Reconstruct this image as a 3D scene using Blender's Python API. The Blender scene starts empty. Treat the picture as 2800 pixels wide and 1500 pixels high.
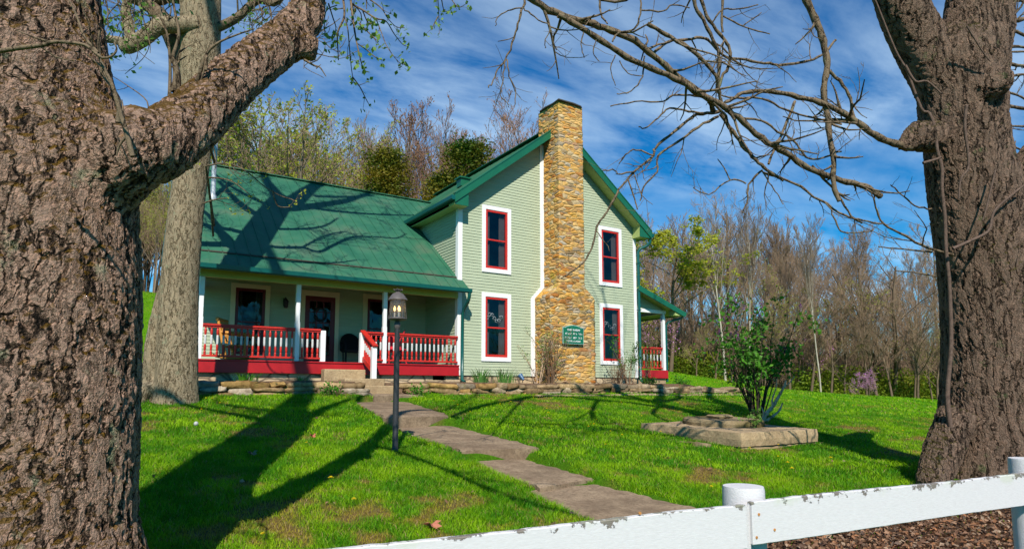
import bpy, bmesh, math, random
import numpy as np
from mathutils import Vector
rnd = random.Random(7); RN = np.random.default_rng(7)
S = bpy.context.scene; COL = S.collection
PI = math.pi

# ------------------------------------------------------------------ camera, sky, sun
YAW = math.radians(32.756); PIT = math.radians(5.954); CAM = np.array([-8.388, -15.85, -0.706])
FPX = 1749.426; CYP = 884.578            # focal length and principal row, in pixels of the 2800 px photo
FW = np.array([math.sin(YAW)*math.cos(PIT), math.cos(YAW)*math.cos(PIT), math.sin(PIT)])
RT = np.array([math.cos(YAW), -math.sin(YAW), 0.0]); UP = np.cross(RT, FW)
cam = bpy.data.cameras.new('camera'); camo = bpy.data.objects.new('camera', cam); COL.objects.link(camo)
camo.location = CAM; camo.rotation_euler = (PI/2+PIT, 0, -YAW)
cam.sensor_width = 36; cam.lens = FPX/2800*36; cam.shift_y = (CYP-750)/2800
cam.clip_start = 0.05; cam.clip_end = 3000
S.camera = camo
S.cycles.max_bounces = 8; S.cycles.diffuse_bounces = 1; S.cycles.transparent_max_bounces = 12
S.view_settings.view_transform = 'Standard'; S.view_settings.look = 'None'
S.view_settings.exposure = 0.26; S.view_settings.gamma = 1.0
SUN = np.array([0.5, 0.94, -1.0]); SUN = SUN/np.linalg.norm(SUN)
sun = bpy.data.lights.new('sun', 'SUN'); sun.energy = 5.0; sun.angle = math.radians(0.5); sun.color = (1.0, 0.955, 0.88)
suno = bpy.data.objects.new('sun', sun); COL.objects.link(suno)
suno.rotation_euler = Vector(SUN).to_track_quat('-Z', 'Y').to_euler(); suno.location = (-30, -50, 60)
W = bpy.data.worlds.new('World'); S.world = W; W.use_nodes = True
def build_world():
    nt = W.node_tree; N = nt.nodes; L = nt.links; N.clear()
    out = N.new('ShaderNodeOutputWorld'); bg = N.new('ShaderNodeBackground'); bg.inputs[1].default_value = 0.066
    sky = N.new('ShaderNodeTexSky'); sky.sky_type = 'NISHITA'; sky.sun_disc = False
    sky.sun_elevation = math.radians(43.2); sky.sun_rotation = math.radians(208)
    sky.air_density = 1.0; sky.dust_density = 0.25; sky.ozone_density = 2.6; sky.altitude = 200
    tc = N.new('ShaderNodeTexCoord'); sep = N.new('ShaderNodeSeparateXYZ'); L.new(tc.outputs['Generated'], sep.inputs[0])
    # thin cirrus on a plane high above the place
    mx = N.new('ShaderNodeMath'); mx.operation = 'MAXIMUM'; mx.inputs[1].default_value = 0.03; L.new(sep.outputs[2], mx.inputs[0])
    ad = N.new('ShaderNodeMath'); ad.operation = 'ADD'; ad.inputs[1].default_value = 0.12; L.new(mx.outputs[0], ad.inputs[0])
    dx = N.new('ShaderNodeMath'); dx.operation = 'DIVIDE'; L.new(sep.outputs[0], dx.inputs[0]); L.new(ad.outputs[0], dx.inputs[1])
    dy = N.new('ShaderNodeMath'); dy.operation = 'DIVIDE'; L.new(sep.outputs[1], dy.inputs[0]); L.new(ad.outputs[0], dy.inputs[1])
    cb = N.new('ShaderNodeCombineXYZ'); L.new(dx.outputs[0], cb.inputs[0]); L.new(dy.outputs[0], cb.inputs[1])
    mp = N.new('ShaderNodeMapping'); mp.inputs['Rotation'].default_value = (0, 0, math.radians(28)); mp.inputs['Scale'].default_value = (0.75, 1.6, 1)
    L.new(cb.outputs[0], mp.inputs[0])
    n1 = N.new('ShaderNodeTexNoise'); n1.inputs['Scale'].default_value = 2.2; n1.inputs['Detail'].default_value = 9; n1.inputs['Roughness'].default_value = 0.6
    n1.inputs['Distortion'].default_value = 0.25; L.new(mp.outputs[0], n1.inputs['Vector'])
    n2 = N.new('ShaderNodeTexNoise'); n2.inputs['Scale'].default_value = 0.7; n2.inputs['Detail'].default_value = 3; L.new(cb.outputs[0], n2.inputs['Vector'])
    m1 = N.new('ShaderNodeMapRange'); m1.inputs[1].default_value = 0.34; m1.inputs[2].default_value = 0.78; L.new(n1.outputs[0], m1.inputs[0])
    m2 = N.new('ShaderNodeMapRange'); m2.inputs[1].default_value = 0.30; m2.inputs[2].default_value = 0.60; L.new(n2.outputs[0], m2.inputs[0])
    mu = N.new('ShaderNodeMath'); mu.operation = 'MULTIPLY'; L.new(m1.outputs[0], mu.inputs[0]); L.new(m2.outputs[0], mu.inputs[1])
    dt = N.new('ShaderNodeVectorMath'); dt.operation = 'DOT_PRODUCT'; L.new(tc.outputs['Generated'], dt.inputs[0]); dt.inputs[1].default_value = (.52, .83, .19)   # clouds kept to the viewed side, to lower fill light from the unseen sky
    dm = N.new('ShaderNodeMapRange'); dm.interpolation_type = 'SMOOTHSTEP'; dm.inputs[1].default_value = 0.15; dm.inputs[2].default_value = 0.75; dm.inputs[4].default_value = 0.88; L.new(dt.outputs['Value'], dm.inputs[0])
    mv = N.new('ShaderNodeMath'); mv.operation = 'MULTIPLY'; L.new(mu.outputs[0], mv.inputs[0]); L.new(dm.outputs[0], mv.inputs[1])
    hs = N.new('ShaderNodeHueSaturation'); hs.inputs['Saturation'].default_value = 1.35; hs.inputs['Value'].default_value = 1.0; L.new(sky.outputs[0], hs.inputs['Color'])
    tn = N.new('ShaderNodeMix'); tn.data_type = 'RGBA'; tn.blend_type = 'MULTIPLY'; tn.inputs['Factor'].default_value = 1; tn.inputs['B'].default_value = (.24, 1.34, 1.62, 1); L.new(hs.outputs[0], tn.inputs['A'])
    mixc = N.new('ShaderNodeMix'); mixc.data_type = 'RGBA'; mixc.inputs['B'].default_value = (10.0, 13.0, 15.5, 1)
    L.new(mv.outputs[0], mixc.inputs['Factor']); L.new(tn.outputs['Result'], mixc.inputs['A'])
    L.new(mixc.outputs['Result'], bg.inputs[0]); L.new(bg.outputs[0], out.inputs[0])
build_world()

# ------------------------------------------------------------------ helpers
def ray(x, y): return FW + RT*(x-1400)/FPX + UP*(CYP-y)/FPX
def P(x, y, d): return CAM + ray(x, y)*d                       # a point seen at photo pixel x, y, d metres ahead
def ss(a, b, x): t = np.clip((x-a)/(b-a), 0, 1); return t*t*(3-2*t)

def mesh_np(name, V, F4=None, F3=None, mats=(), midx=None, smooth=False):
    V = np.asarray(V, dtype=np.float32).reshape(-1, 3)
    f4 = np.zeros((0, 4), int) if F4 is None else np.asarray(F4, int).reshape(-1, 4)
    f3 = np.zeros((0, 3), int) if F3 is None else np.asarray(F3, int).reshape(-1, 3)
    me = bpy.data.meshes.new(name)
    me.vertices.add(len(V)); me.vertices.foreach_set('co', V.ravel())
    nl = f4.size+f3.size; me.loops.add(nl); me.polygons.add(len(f4)+len(f3))
    me.loops.foreach_set('vertex_index', np.concatenate([f4.ravel(), f3.ravel()]).astype(np.int32))
    st = np.concatenate([np.arange(len(f4))*4, f4.size+np.arange(len(f3))*3]).astype(np.int32)
    me.polygons.foreach_set('loop_start', st)
    if midx is not None: me.polygons.foreach_set('material_index', np.asarray(midx, np.int32))
    if smooth: me.polygons.foreach_set('use_smooth', np.ones(len(st), bool))
    for m in mats: me.materials.append(m)
    me.update(calc_edges=True); me.validate()
    return me

def tag(o, label=None, cat=None, group=None, kind=None):
    if label: o['label'] = label
    if cat: o['category'] = cat
    if group: o['group'] = group
    if kind: o['kind'] = kind
    return o
def link(name, me, parent=None, loc=None):
    o = bpy.data.objects.new(name, me); COL.objects.link(o)
    if parent is not None:
        o.parent = parent
        w = Vector((0, 0, 0)); q = parent
        while q is not None: w += q.location; q = q.parent
        o.location = (-w) if loc is None else loc
    elif loc is not None: o.location = loc
    return o
def empty(name, loc, label, cat, group=None):
    o = bpy.data.objects.new(name, None); COL.objects.link(o); o.location = loc; o.empty_display_size = 0.2
    return tag(o, label, cat, group)

class MB:
    """collects simple solids; build() links them as one mesh object (vertices given in world space)"""
    def __init__(s): s.v = []; s.f = []; s.m = []; s.sm = []
    def add(s, vs, fs, m=0, sm=False):
        b = len(s.v); s.v += [tuple(map(float, p)) for p in vs]
        for f in fs: s.f.append([i+b for i in f]); s.m.append(m); s.sm.append(sm)
    def box(s, a, b, m=0):
        x0, y0, z0 = a; x1, y1, z1 = b
        s.add([(x0,y0,z0),(x1,y0,z0),(x1,y1,z0),(x0,y1,z0),(x0,y0,z1),(x1,y0,z1),(x1,y1,z1),(x0,y1,z1)],
              [(0,3,2,1),(4,5,6,7),(0,1,5,4),(1,2,6,5),(2,3,7,6),(3,0,4,7)], m)
    def bar(s, p, q, w, h, m=0, up=(0,0,1)):
        p = np.array(p, float); q = np.array(q, float); t = (q-p)/np.linalg.norm(q-p)
        u = np.array(up, float)
        if abs(t@u) > .98: u = np.array([0, 1.0, 0])
        a = np.cross(t, u); a /= np.linalg.norm(a); b = np.cross(a, t)
        a = a*w/2; b = b*h/2
        s.add([p-a-b, p+a-b, p+a+b, p-a+b, q-a-b, q+a-b, q+a+b, q-a+b],
              [(0,1,2,3),(7,6,5,4),(0,4,5,1),(1,5,6,2),(2,6,7,3),(3,7,4,0)], m)
    def prism(s, poly, d, m=0):
        n = len(poly); a = [np.array(p, float) for p in poly]; b = [p+np.array(d, float) for p in a]
        s.add(a+b, [tuple(range(n))[::-1], tuple(range(n, 2*n))]+[(i, (i+1) % n, n+(i+1) % n, n+i) for i in range(n)], m)
    def quad(s, a, b, c, d, m=0): s.add([a, b, c, d], [(0,1,2,3)], m)
    def lathe(s, c, prof, n=16, m=0, sm=True):
        vs = []; fs = []
        for r, z in prof:
            for k in range(n):
                a = 2*PI*k/n; vs.append((c[0]+r*math.cos(a), c[1]+r*math.sin(a), c[2]+z))
        for i in range(len(prof)-1):
            for k in range(n):
                k2 = (k+1) % n; fs.append((i*n+k, i*n+k2, (i+1)*n+k2, (i+1)*n+k))
        s.add(vs, fs, m, sm)
        s.add(vs[:n], [tuple(range(n))[::-1]], m); s.add(vs[-n:], [tuple(range(n))], m)
    def tube(s, pts, rad, n=8, m=0):
        V, F = tube_np([pts], [rad if hasattr(rad, '__len__') else [rad]*len(pts)], n)
        s.add(V, [tuple(f) for f in F], m, True)
        k = len(pts); s.add([V[i] for i in range(n)], [tuple(range(n))[::-1]], m); s.add([V[(k-1)*n+i] for i in range(n)], [tuple(range(n))], m)
    def build(s, name, mats, parent=None, bevel=0):
        me = bpy.data.meshes.new(name); me.from_pydata(s.v, [], s.f)
        mats = mats if isinstance(mats, (list, tuple)) else [mats]
        for m in mats: me.materials.append(m)
        me.polygons.foreach_set('material_index', s.m); me.polygons.foreach_set('use_smooth', s.sm); me.update()
        bm = bmesh.new(); bm.from_mesh(me); bmesh.ops.recalc_face_normals(bm, faces=bm.faces); bm.to_mesh(me); bm.free()
        o = link(name, me, parent)
        if bevel:
            md = o.modifiers.new('b', 'BEVEL'); md.width = bevel; md.segments = 1; md.limit_method = 'ANGLE'
        return o

def tube_np(paths, rads, sides):
    """many tubes at once: returns vertices and quads"""
    Vs = []; Fs = []; base = 0; groups = {}
    for p, r in zip(paths, rads): groups.setdefault(len(p), []).append((p, r))
    for n, lst in groups.items():
        A = np.array([x[0] for x in lst], float); R = np.array([x[1] for x in lst], float); K = len(lst)
        T = np.gradient(A, axis=1); T /= (np.linalg.norm(T, axis=2, keepdims=True)+1e-9)
        tm = A[:, -1]-A[:, 0]; ax = np.where((np.abs(tm[:, 2:3]) > .8*np.linalg.norm(tm, axis=1, keepdims=True)), [[1., 0, 0]], [[0, 0, 1.]])
        ax = ax[:, None, :]
        U = ax-(ax*T).sum(2, keepdims=True)*T; U /= (np.linalg.norm(U, axis=2, keepdims=True)+1e-9)
        Wv = np.cross(T, U)
        a = np.arange(sides)*2*PI/sides
        V = A[:, :, None, :]+R[:, :, None, None]*(np.cos(a)[None, None, :, None]*U[:, :, None, :]+np.sin(a)[None, None, :, None]*Wv[:, :, None, :])
        idx = base+np.arange(K*n*sides).reshape(K, n, sides); j = np.roll(idx, -1, axis=2)
        F = np.stack([idx[:, :-1], j[:, :-1], j[:, 1:], idx[:, 1:]], axis=-1).reshape(-1, 4)
        Vs.append(V.reshape(-1, 3)); Fs.append(F); base += K*n*sides
    return np.concatenate(Vs), np.concatenate(Fs)

def smooth_path(pts, rad, per=4):
    pts = np.array(pts, float); rad = np.array(rad, float); n = len(pts); out = []; ro = []
    for i in range(n-1):
        p0 = pts[max(i-1, 0)]; p1 = pts[i]; p2 = pts[i+1]; p3 = pts[min(i+2, n-1)]
        for k in range(per):
            t = k/per
            out.append(.5*((2*p1)+(-p0+p2)*t+(2*p0-5*p1+4*p2-p3)*t*t+(-p0+3*p1-3*p2+p3)*t**3)); ro.append(rad[i]*(1-t)+rad[i+1]*t)
    out.append(pts[-1]); ro.append(rad[-1]); return np.array(out), np.array(ro)

# ------------------------------------------------------------------ materials
def nodes(name):
    m = bpy.data.materials.new(name); m.use_nodes = True; nt = m.node_tree
    return m, nt.nodes, nt.links, nt.nodes['Principled BSDF'], nt.nodes['Material Output']
def coords(N, L, scale=(1, 1, 1), kind='Object', rot=(0, 0, 0)):
    tc = N.new('ShaderNodeTexCoord'); mp = N.new('ShaderNodeMapping'); mp.inputs['Scale'].default_value = scale; mp.inputs['Rotation'].default_value = rot
    L.new(tc.outputs[kind], mp.inputs[0]); return mp.outputs[0]
def noise(N, L, v, scale, detail=4, rough=.55, dist=0):
    n = N.new('ShaderNodeTexNoise'); n.inputs['Scale'].default_value = scale; n.inputs['Detail'].default_value = detail
    n.inputs['Roughness'].default_value = rough; n.inputs['Distortion'].default_value = dist; L.new(v, n.inputs['Vector']); return n
def ramp(N, L, fac, stops):
    r = N.new('ShaderNodeValToRGB'); e = r.color_ramp.elements
    while len(e) < len(stops): e.new(.5)
    for i, (p, c) in enumerate(stops): e[i].position = p; e[i].color = (*c, 1)
    L.new(fac, r.inputs[0]); return r.outputs[0]
def mix(N, L, fac, a, b, t='MIX'):
    m = N.new('ShaderNodeMix'); m.data_type = 'RGBA'; m.blend_type = t
    for s, k in ((fac, 'Factor'), (a, 'A'), (b, 'B')):
        if hasattr(s, 'default_value'): L.new(s, m.inputs[k])
        else: m.inputs[k].default_value = (*s, 1) if isinstance(s, tuple) else s
    return m.outputs['Result']
def math_(N, L, op, a, b=0.0, clamp=False):
    m = N.new('ShaderNodeMath'); m.operation = op; m.use_clamp = clamp
    for i, s in enumerate((a, b)):
        if hasattr(s, 'default_value'): L.new(s, m.inputs[i])
        else: m.inputs[i].default_value = s
    return m.outputs[0]
def mapr(N, L, v, a, b, c=0., d=1.):
    m = N.new('ShaderNodeMapRange'); L.new(v, m.inputs[0])
    for i, x in enumerate((a, b, c, d)): m.inputs[i+1].default_value = x
    return m.outputs[0]
def bump(N, L, B, h, strength=.4, dist=.02):
    b = N.new('ShaderNodeBump'); b.inputs['Strength'].default_value = strength; b.inputs['Distance'].default_value = dist
    L.new(h, b.inputs['Height']); L.new(b.outputs[0], B.inputs['Normal'])
def paint(name, c, rough=.5, var=.12, dirt=None, scale=6, spec=.4, bmp=.15, grain=(1, 1, 1)):
    m, N, L, B, O = nodes(name); v = coords(N, L, grain)
    n = noise(N, L, v, scale, 6, .65); a = tuple(x*(1-var) for x in c); b = tuple(min(1, x*(1+var)) for x in c)
    col = ramp(N, L, n.outputs[0], [(.3, a), (.7, b)])
    if dirt:
        n2 = noise(N, L, v, scale*2.7, 8, .75); col = mix(N, L, mapr(N, L, n2.outputs[0], dirt[1], dirt[1]+.12, 0, dirt[2]), col, dirt[0])
    L.new(col, B.inputs['Base Color']); B.inputs['Roughness'].default_value = rough; B.inputs['Specular IOR Level'].default_value = spec
    n3 = noise(N, L, v, scale*8, 5, .7); bump(N, L, B, n3.outputs[0], bmp, .01)
    return m
M = {}
M['siding'] = paint('siding_paint', (.41, .45, .30), .55, .10, ((.27, .31, .20), .60, .5), 3, .4, .15, (.45, .45, 3.9))
M['white'] = paint('white_trim_paint', (.80, .79, .76), .5, .04, ((.45, .42, .36), .68, .5), 5)
M['balwhite'] = paint('baluster_white_paint', (.58, .56, .53), .5, .08, ((.3, .22, .2), .62, .5), 14)
M['casing'] = paint('shaded_white_casing', (.74, .58, .36), .5, .05, None, 5)  # white casing, with porch shade and warm bounce put into its colour
M['red'] = paint('red_paint', (.40, .010, .014), .42, .15, ((.22, .012, .014), .6, .6), 5)
M['railred'] = paint('red_rail_paint', (.52, .026, .016), .4, .12, ((.35, .02, .015), .62, .5), 9)
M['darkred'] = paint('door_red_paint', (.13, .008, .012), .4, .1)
M['soffit'] = paint('soffit_paint', (.40, .48, .16), .6, .05)
M['beam'] = paint('beam_paint', (.42, .46, .13), .6, .06)
M['greentrim'] = paint('green_trim_metal', (.010, .115, .055), .35, .12, ((.02, .09, .05), .6, .5), 4, .5)
M['gutter'] = paint('teal_gutter_metal', (.004, .085, .072), .3, .1, None, 4, .5)
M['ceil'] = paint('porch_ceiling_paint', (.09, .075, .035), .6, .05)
M['floorgrey'] = paint('porch_floor_paint', (.17, .18, .20), .5, .08)
M['black'] = paint('black_metal', (.012, .012, .013), .38, .2, ((.10, .09, .08), .66, .6), 14)
M['pole'] = paint('lamp_pole_metal', (.030, .029, .030), .42, .2, ((.14, .12, .08), .64, .7), 22)
M['iron'] = paint('weathered_iron', (.10, .085, .08), .5, .25, ((.24, .2, .18), .6, .5), 26)
M['orange'] = paint('varnished_log', (.56, .235, .04), .4, .2, ((.3, .1, .02), .6, .6), 18)
M['redcanvas'] = paint('red_canvas', (.62, .012, .03), .6, .08)
M['blackwicker'] = paint('black_wicker', (.012, .012, .012), .6, .2, None, 60, .3, .8)
M['galv'] = paint('galvanised_steel', (.42, .45, .48), .35, .1, ((.25, .27, .3), .6, .5), 12)
M['curtain'] = paint('lace_curtain', (.75, .75, .72), .8, .1)
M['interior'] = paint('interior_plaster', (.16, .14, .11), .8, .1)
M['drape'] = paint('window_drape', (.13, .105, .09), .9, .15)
M['blue'] = paint('blue_plastic', (.05, .12, .22), .4, .1)
M['cuts'] = paint('chimney_cap_slate', (.055, .045, .03), .8, .3, None, 18)
M['signgreen'] = paint('sign_green', (.008, .14, .075), .45, .06)
M['signedge'] = paint('sign_border', (.30, .48, .42), .5, .06)
M['wire'] = paint('grey_wire', (.2, .2, .2), .4)

def m_roof():
    m, N, L, B, O = nodes('green_metal_roof'); v = coords(N, L)
    n = noise(N, L, v, .9, 7, .65, .4); n2 = noise(N, L, coords(N, L, (1, .35, .35)), 7, 8, .75)
    col = ramp(N, L, n.outputs[0], [(.34, (.016, .100, .056)), (.5, (.032, .132, .072)), (.66, (.070, .135, .080))])
    col = mix(N, L, mapr(N, L, n2.outputs[0], .5, .68, 0, .5), col, (.03, .10, .07))
    n3 = noise(N, L, v, 22, 5, .7); col = mix(N, L, mapr(N, L, n3.outputs[0], .6, .7, 0, .35), col, (.12, .12, .07))
    L.new(col, B.inputs['Base Color']); B.inputs['Roughness'].default_value = .62; B.inputs['Specular IOR Level'].default_value = .18
    bump(N, L, B, n2.outputs[0], .25, .02); return m
M['roof'] = m_roof()

def m_stone(name, cols, sc, disp, mortar, real=True, edge=(.02, .10), patch=None):
    m, N, L, B, O = nodes(name); v = coords(N, L)
    nz = noise(N, L, v, 3.2, 4, .6); off = N.new('ShaderNodeVectorMath'); off.operation = 'MULTIPLY_ADD'
    L.new(nz.outputs['Color'], off.inputs[0]); off.inputs[1].default_value = (.10, .10, .06); L.new(v, off.inputs[2])
    mp = N.new('ShaderNodeMapping'); mp.inputs['Scale'].default_value = sc; L.new(off.outputs[0], mp.inputs[0])
    vo = N.new('ShaderNodeTexVoronoi'); vo.feature = 'F1'; vo.inputs['Randomness'].default_value = .85; vo.inputs['Scale'].default_value = 1; L.new(mp.outputs[0], vo.inputs['Vector'])
    ve = N.new('ShaderNodeTexVoronoi'); ve.feature = 'DISTANCE_TO_EDGE'; ve.inputs['Randomness'].default_value = .85; ve.inputs['Scale'].default_value = 1; L.new(mp.outputs[0], ve.inputs['Vector'])
    sp = N.new('ShaderNodeSeparateColor'); L.new(vo.outputs['Color'], sp.inputs[0])
    n = len(cols); col = ramp(N, L, sp.outputs[0], [(i/(n-1), c) for i, c in enumerate(cols)])
    n2 = noise(N, L, v, 14, 7, .7); col = mix(N, L, mapr(N, L, n2.outputs[0], .42, .75, 0, .7), col, mix(N, L, 1.0, col, (.60, .48, .34), 'MULTIPLY'))
    if patch:
        n4 = noise(N, L, v, 1.3, 5, .7); col = mix(N, L, mapr(N, L, n4.outputs[0], .56, .68, 0, .7), col, patch)
    e = mapr(N, L, ve.outputs[0], *edge)
    col = mix(N, L, e, mortar, col); L.new(col, B.inputs['Base Color']); B.inputs['Roughness'].default_value = .9; B.inputs['Specular IOR Level'].default_value = .15
    h = math_(N, L, 'ADD', math_(N, L, 'MULTIPLY', mapr(N, L, ve.outputs[0], 0, .28), .7), math_(N, L, 'MULTIPLY', n2.outputs[0], .45))
    h = math_(N, L, 'ADD', h, math_(N, L, 'MULTIPLY', sp.outputs[1], .4))
    if real:
        d = N.new('ShaderNodeDisplacement'); d.inputs['Scale'].default_value = disp; d.inputs['Midlevel'].default_value = .6
        L.new(h, d.inputs['Height']); L.new(d.outputs[0], O.inputs['Displacement']); m.displacement_method = 'BOTH'
    else: bump(N, L, B, h, .8, disp)
    return m
OCH = [(.60, .29, .05), (.68, .43, .15), (.52, .21, .04), (.70, .44, .16), (.40, .22, .07), (.72, .38, .08), (.60, .42, .19), (.40, .15, .03), (.46, .40, .30), (.26, .16, .07), (.66, .50, .28), (.34, .24, .13)]
M['chimstone'] = m_stone('ochre_fieldstone', OCH, (4.0, 4.0, 10.5), .034, (.34, .225, .095), True, (.0, .035), (.42, .34, .05))
M['found'] = m_stone('foundation_block', [(.56, .42, .26), (.48, .36, .22), (.62, .48, .31), (.42, .32, .20)], (2.2, 2.2, 5), .02, (.16, .12, .08), False)

def m_rock():
    m, N, L, B, O = nodes('rough_sandstone'); v = coords(N, L)
    at = N.new('ShaderNodeAttribute'); at.attribute_name = 'Col'
    n = noise(N, L, v, 7, 8, .7); n2 = noise(N, L, v, 2.6, 5, .65)
    col = mix(N, L, mapr(N, L, n.outputs[0], .4, .66, 0, .85), at.outputs['Color'], mix(N, L, 1.0, at.outputs['Color'], (.30, .26, .20), 'MULTIPLY'))
    col = mix(N, L, mapr(N, L, n2.outputs[0], .55, .66, 0, .75), col, (.13, .11, .025))
    L.new(col, B.inputs['Base Color']); B.inputs['Roughness'].default_value = .92; B.inputs['Specular IOR Level'].default_value = .1
    bump(N, L, B, n.outputs[0], .8, .04); return m
M['rock'] = m_rock()

def m_concrete(name, a, b, scale=5, moss=None):
    m, N, L, B, O = nodes(name); v = coords(N, L)
    n = noise(N, L, v, scale, 9, .7); n2 = noise(N, L, v, scale*6, 7, .75); n3 = noise(N, L, v, 1.3, 4, .6)
    col = ramp(N, L, n.outputs[0], [(.3, a), (.7, b)])
    col = mix(N, L, mapr(N, L, n2.outputs[0], .46, .66, 0, .65), col, tuple(x*.45 for x in a))
    col = mix(N, L, mapr(N, L, n3.outputs[0], .45, .68, 0, .55), col, tuple(x*.55 for x in a))
    if moss: col = mix(N, L, mapr(N, L, n3.outputs[0], .5, .62, 0, .7), col, moss)
    L.new(col, B.inputs['Base Color']); B.inputs['Roughness'].default_value = .92; B.inputs['Specular IOR Level'].default_value = .15
    h = math_(N, L, 'ADD', n.outputs[0], math_(N, L, 'MULTIPLY', n2.outputs[0], .5)); bump(N, L, B, h, .7, .02); return m
M['concrete'] = m_concrete('old_concrete', (.36, .245, .135), (.52, .385, .22))
M['path'] = m_concrete('weathered_path_concrete', (.19, .128, .080), (.37, .27, .170), 4)
M['slab'] = m_concrete('mossy_slab', (.22, .16, .085), (.36, .27, .15), 9, (.09, .075, .012))

def m_bark(name, dark, mid, light, sc, disp, moss=None, lichen=None, plate=.22, mossup=.5, real=True, spec=.15):
    m, N, L, B, O = nodes(name); v = coords(N, L)
    nz = noise(N, L, v, 2.6, 5, .65); off = N.new('ShaderNodeVectorMath'); off.operation = 'MULTIPLY_ADD'
    L.new(nz.outputs['Color'], off.inputs[0]); off.inputs[1].default_value = (.22, .22, .5); L.new(v, off.inputs[2])
    mp = N.new('ShaderNodeMapping'); mp.inputs['Scale'].default_value = sc; L.new(off.outputs[0], mp.inputs[0])
    na = noise(N, L, mp.outputs[0], .42, 3, .5, .3); nb = noise(N, L, mp.outputs[0], .95, 4, .6, .2)
    fa = mapr(N, L, math_(N, L, 'ABSOLUTE', math_(N, L, 'SUBTRACT', na.outputs[0], .5)), 0, .055); fb = mapr(N, L, math_(N, L, 'ABSOLUTE', math_(N, L, 'SUBTRACT', nb.outputs[0], .5)), 0, .07)
    mq = N.new('ShaderNodeMapping'); mq.inputs['Scale'].default_value = (1.7, 1.7, 3.4 if sc[2] > 5 else 5.0); L.new(mp.outputs[0], mq.inputs[0])
    vf = N.new('ShaderNodeTexVoronoi'); vf.feature = 'F1'; vf.inputs['Scale'].default_value = 1; vf.inputs['Randomness'].default_value = 1; L.new(mq.outputs[0], vf.inputs['Vector'])
    n2 = noise(N, L, v, sc[0]*2.2, 8, .72); n3 = noise(N, L, v, 1.1, 5, .65)
    h = math_(N, L, 'ADD', math_(N, L, 'MULTIPLY', fa, .42), math_(N, L, 'MULTIPLY', fb, .24)); h = math_(N, L, 'ADD', h, math_(N, L, 'MULTIPLY', n2.outputs[0], .50))
    h = math_(N, L, 'SUBTRACT', h, math_(N, L, 'MULTIPLY', vf.outputs['Distance'], plate))
    col = ramp(N, L, h, [(.26, dark), (.46, mid), (.74, light)])
    sp = N.new('ShaderNodeSeparateColor'); L.new(vf.outputs['Color'], sp.inputs[0])
    col = mix(N, L, mapr(N, L, sp.outputs[0], .3, 1, 0, .55), col, mix(N, L, 1.0, col, (1.5, 1.35, 1.3), 'MULTIPLY'))
    if moss:
        g = N.new('ShaderNodeNewGeometry'); s2 = N.new('ShaderNodeSeparateXYZ'); L.new(g.outputs['True Normal'], s2.inputs[0])
        k = math_(N, L, 'ADD', n3.outputs[0], math_(N, L, 'MULTIPLY', s2.outputs[2], .48)); k = math_(N, L, 'ADD', k, math_(N, L, 'MULTIPLY', n2.outputs[0], .35))
        col = mix(N, L, mapr(N, L, k, mossup+.30, mossup+.42, 0, .85), col, moss)
    if lichen:
        n5 = noise(N, L, v, 4.3, 6, .7); col = mix(N, L, mapr(N, L, n5.outputs[0], .60, .68, 0, .65), col, lichen)
    L.new(col, B.inputs['Base Color']); B.inputs['Roughness'].default_value = .9; B.inputs['Specular IOR Level'].default_value = spec
    if real:
        d = N.new('ShaderNodeDisplacement'); d.inputs['Scale'].default_value = disp; d.inputs['Midlevel'].default_value = .6
        L.new(h, d.inputs['Height']); L.new(d.outputs[0], O.inputs['Displacement']); m.displacement_method = 'BOTH'
    else: bump(N, L, B, h, .9, disp)
    return m
M['barkL'] = m_bark('pinkish_flaking_bark', (.008, .005, .003), (.080, .050, .032), (.33, .212, .150), (27, 27, 8.5), .036, (.115, .060, .004), (.26, .27, .16), .28, .53)
M['barkM'] = m_bark('pale_grey_bark', (.035, .026, .014), (.125, .092, .052), (.29, .23, .145), (38, 38, 8), .016, None, (.25, .28, .17), .15)
M['barkR'] = m_bark('dark_furrowed_bark', (.004, .0025, .0015), (.046, .031, .020), (.185, .125, .087), (21, 21, 4.2), .055, (.06, .05, .008), (.10, .13, .05), .14, .62)
M['barktwig'] = m_bark('branch_bark', (.02, .014, .008), (.07, .050, .030), (.17, .125, .078), (22, 22, 14), .006, None, (.24, .25, .13), .15, .5, False)
M['barkforest'] = paint('forest_bark', (.16, .112, .072), .9, .45, ((.09, .07, .05), .55, .6), .5, .1, .5)
M['barkgrey'] = paint('grey_forest_bark', (.22, .165, .115), .9, .35, ((.12, .1, .08), .55, .5), .5, .1, .5)
M['barkwhite'] = paint('white_sycamore_bark', (.42, .37, .29), .85, .2, ((.3, .25, .18), .55, .8), 1.1, .1, .5)
M['twigforest'] = paint('forest_twigs', (.315, .215, .135), .9, .35, None, .12, .1, 0)
M['twigred'] = paint('reddish_forest_twigs', (.33, .19, .125), .9, .35, None, .12, .1, 0)
M['shrubtwig'] = paint('shrub_twigs', (.20, .12, .07), .9, .3, None, 2, .1, 0)
M['lilactwig'] = paint('lilac_stems', (.055, .04, .03), .9, .3, None, 3, .1, 0)

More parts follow.
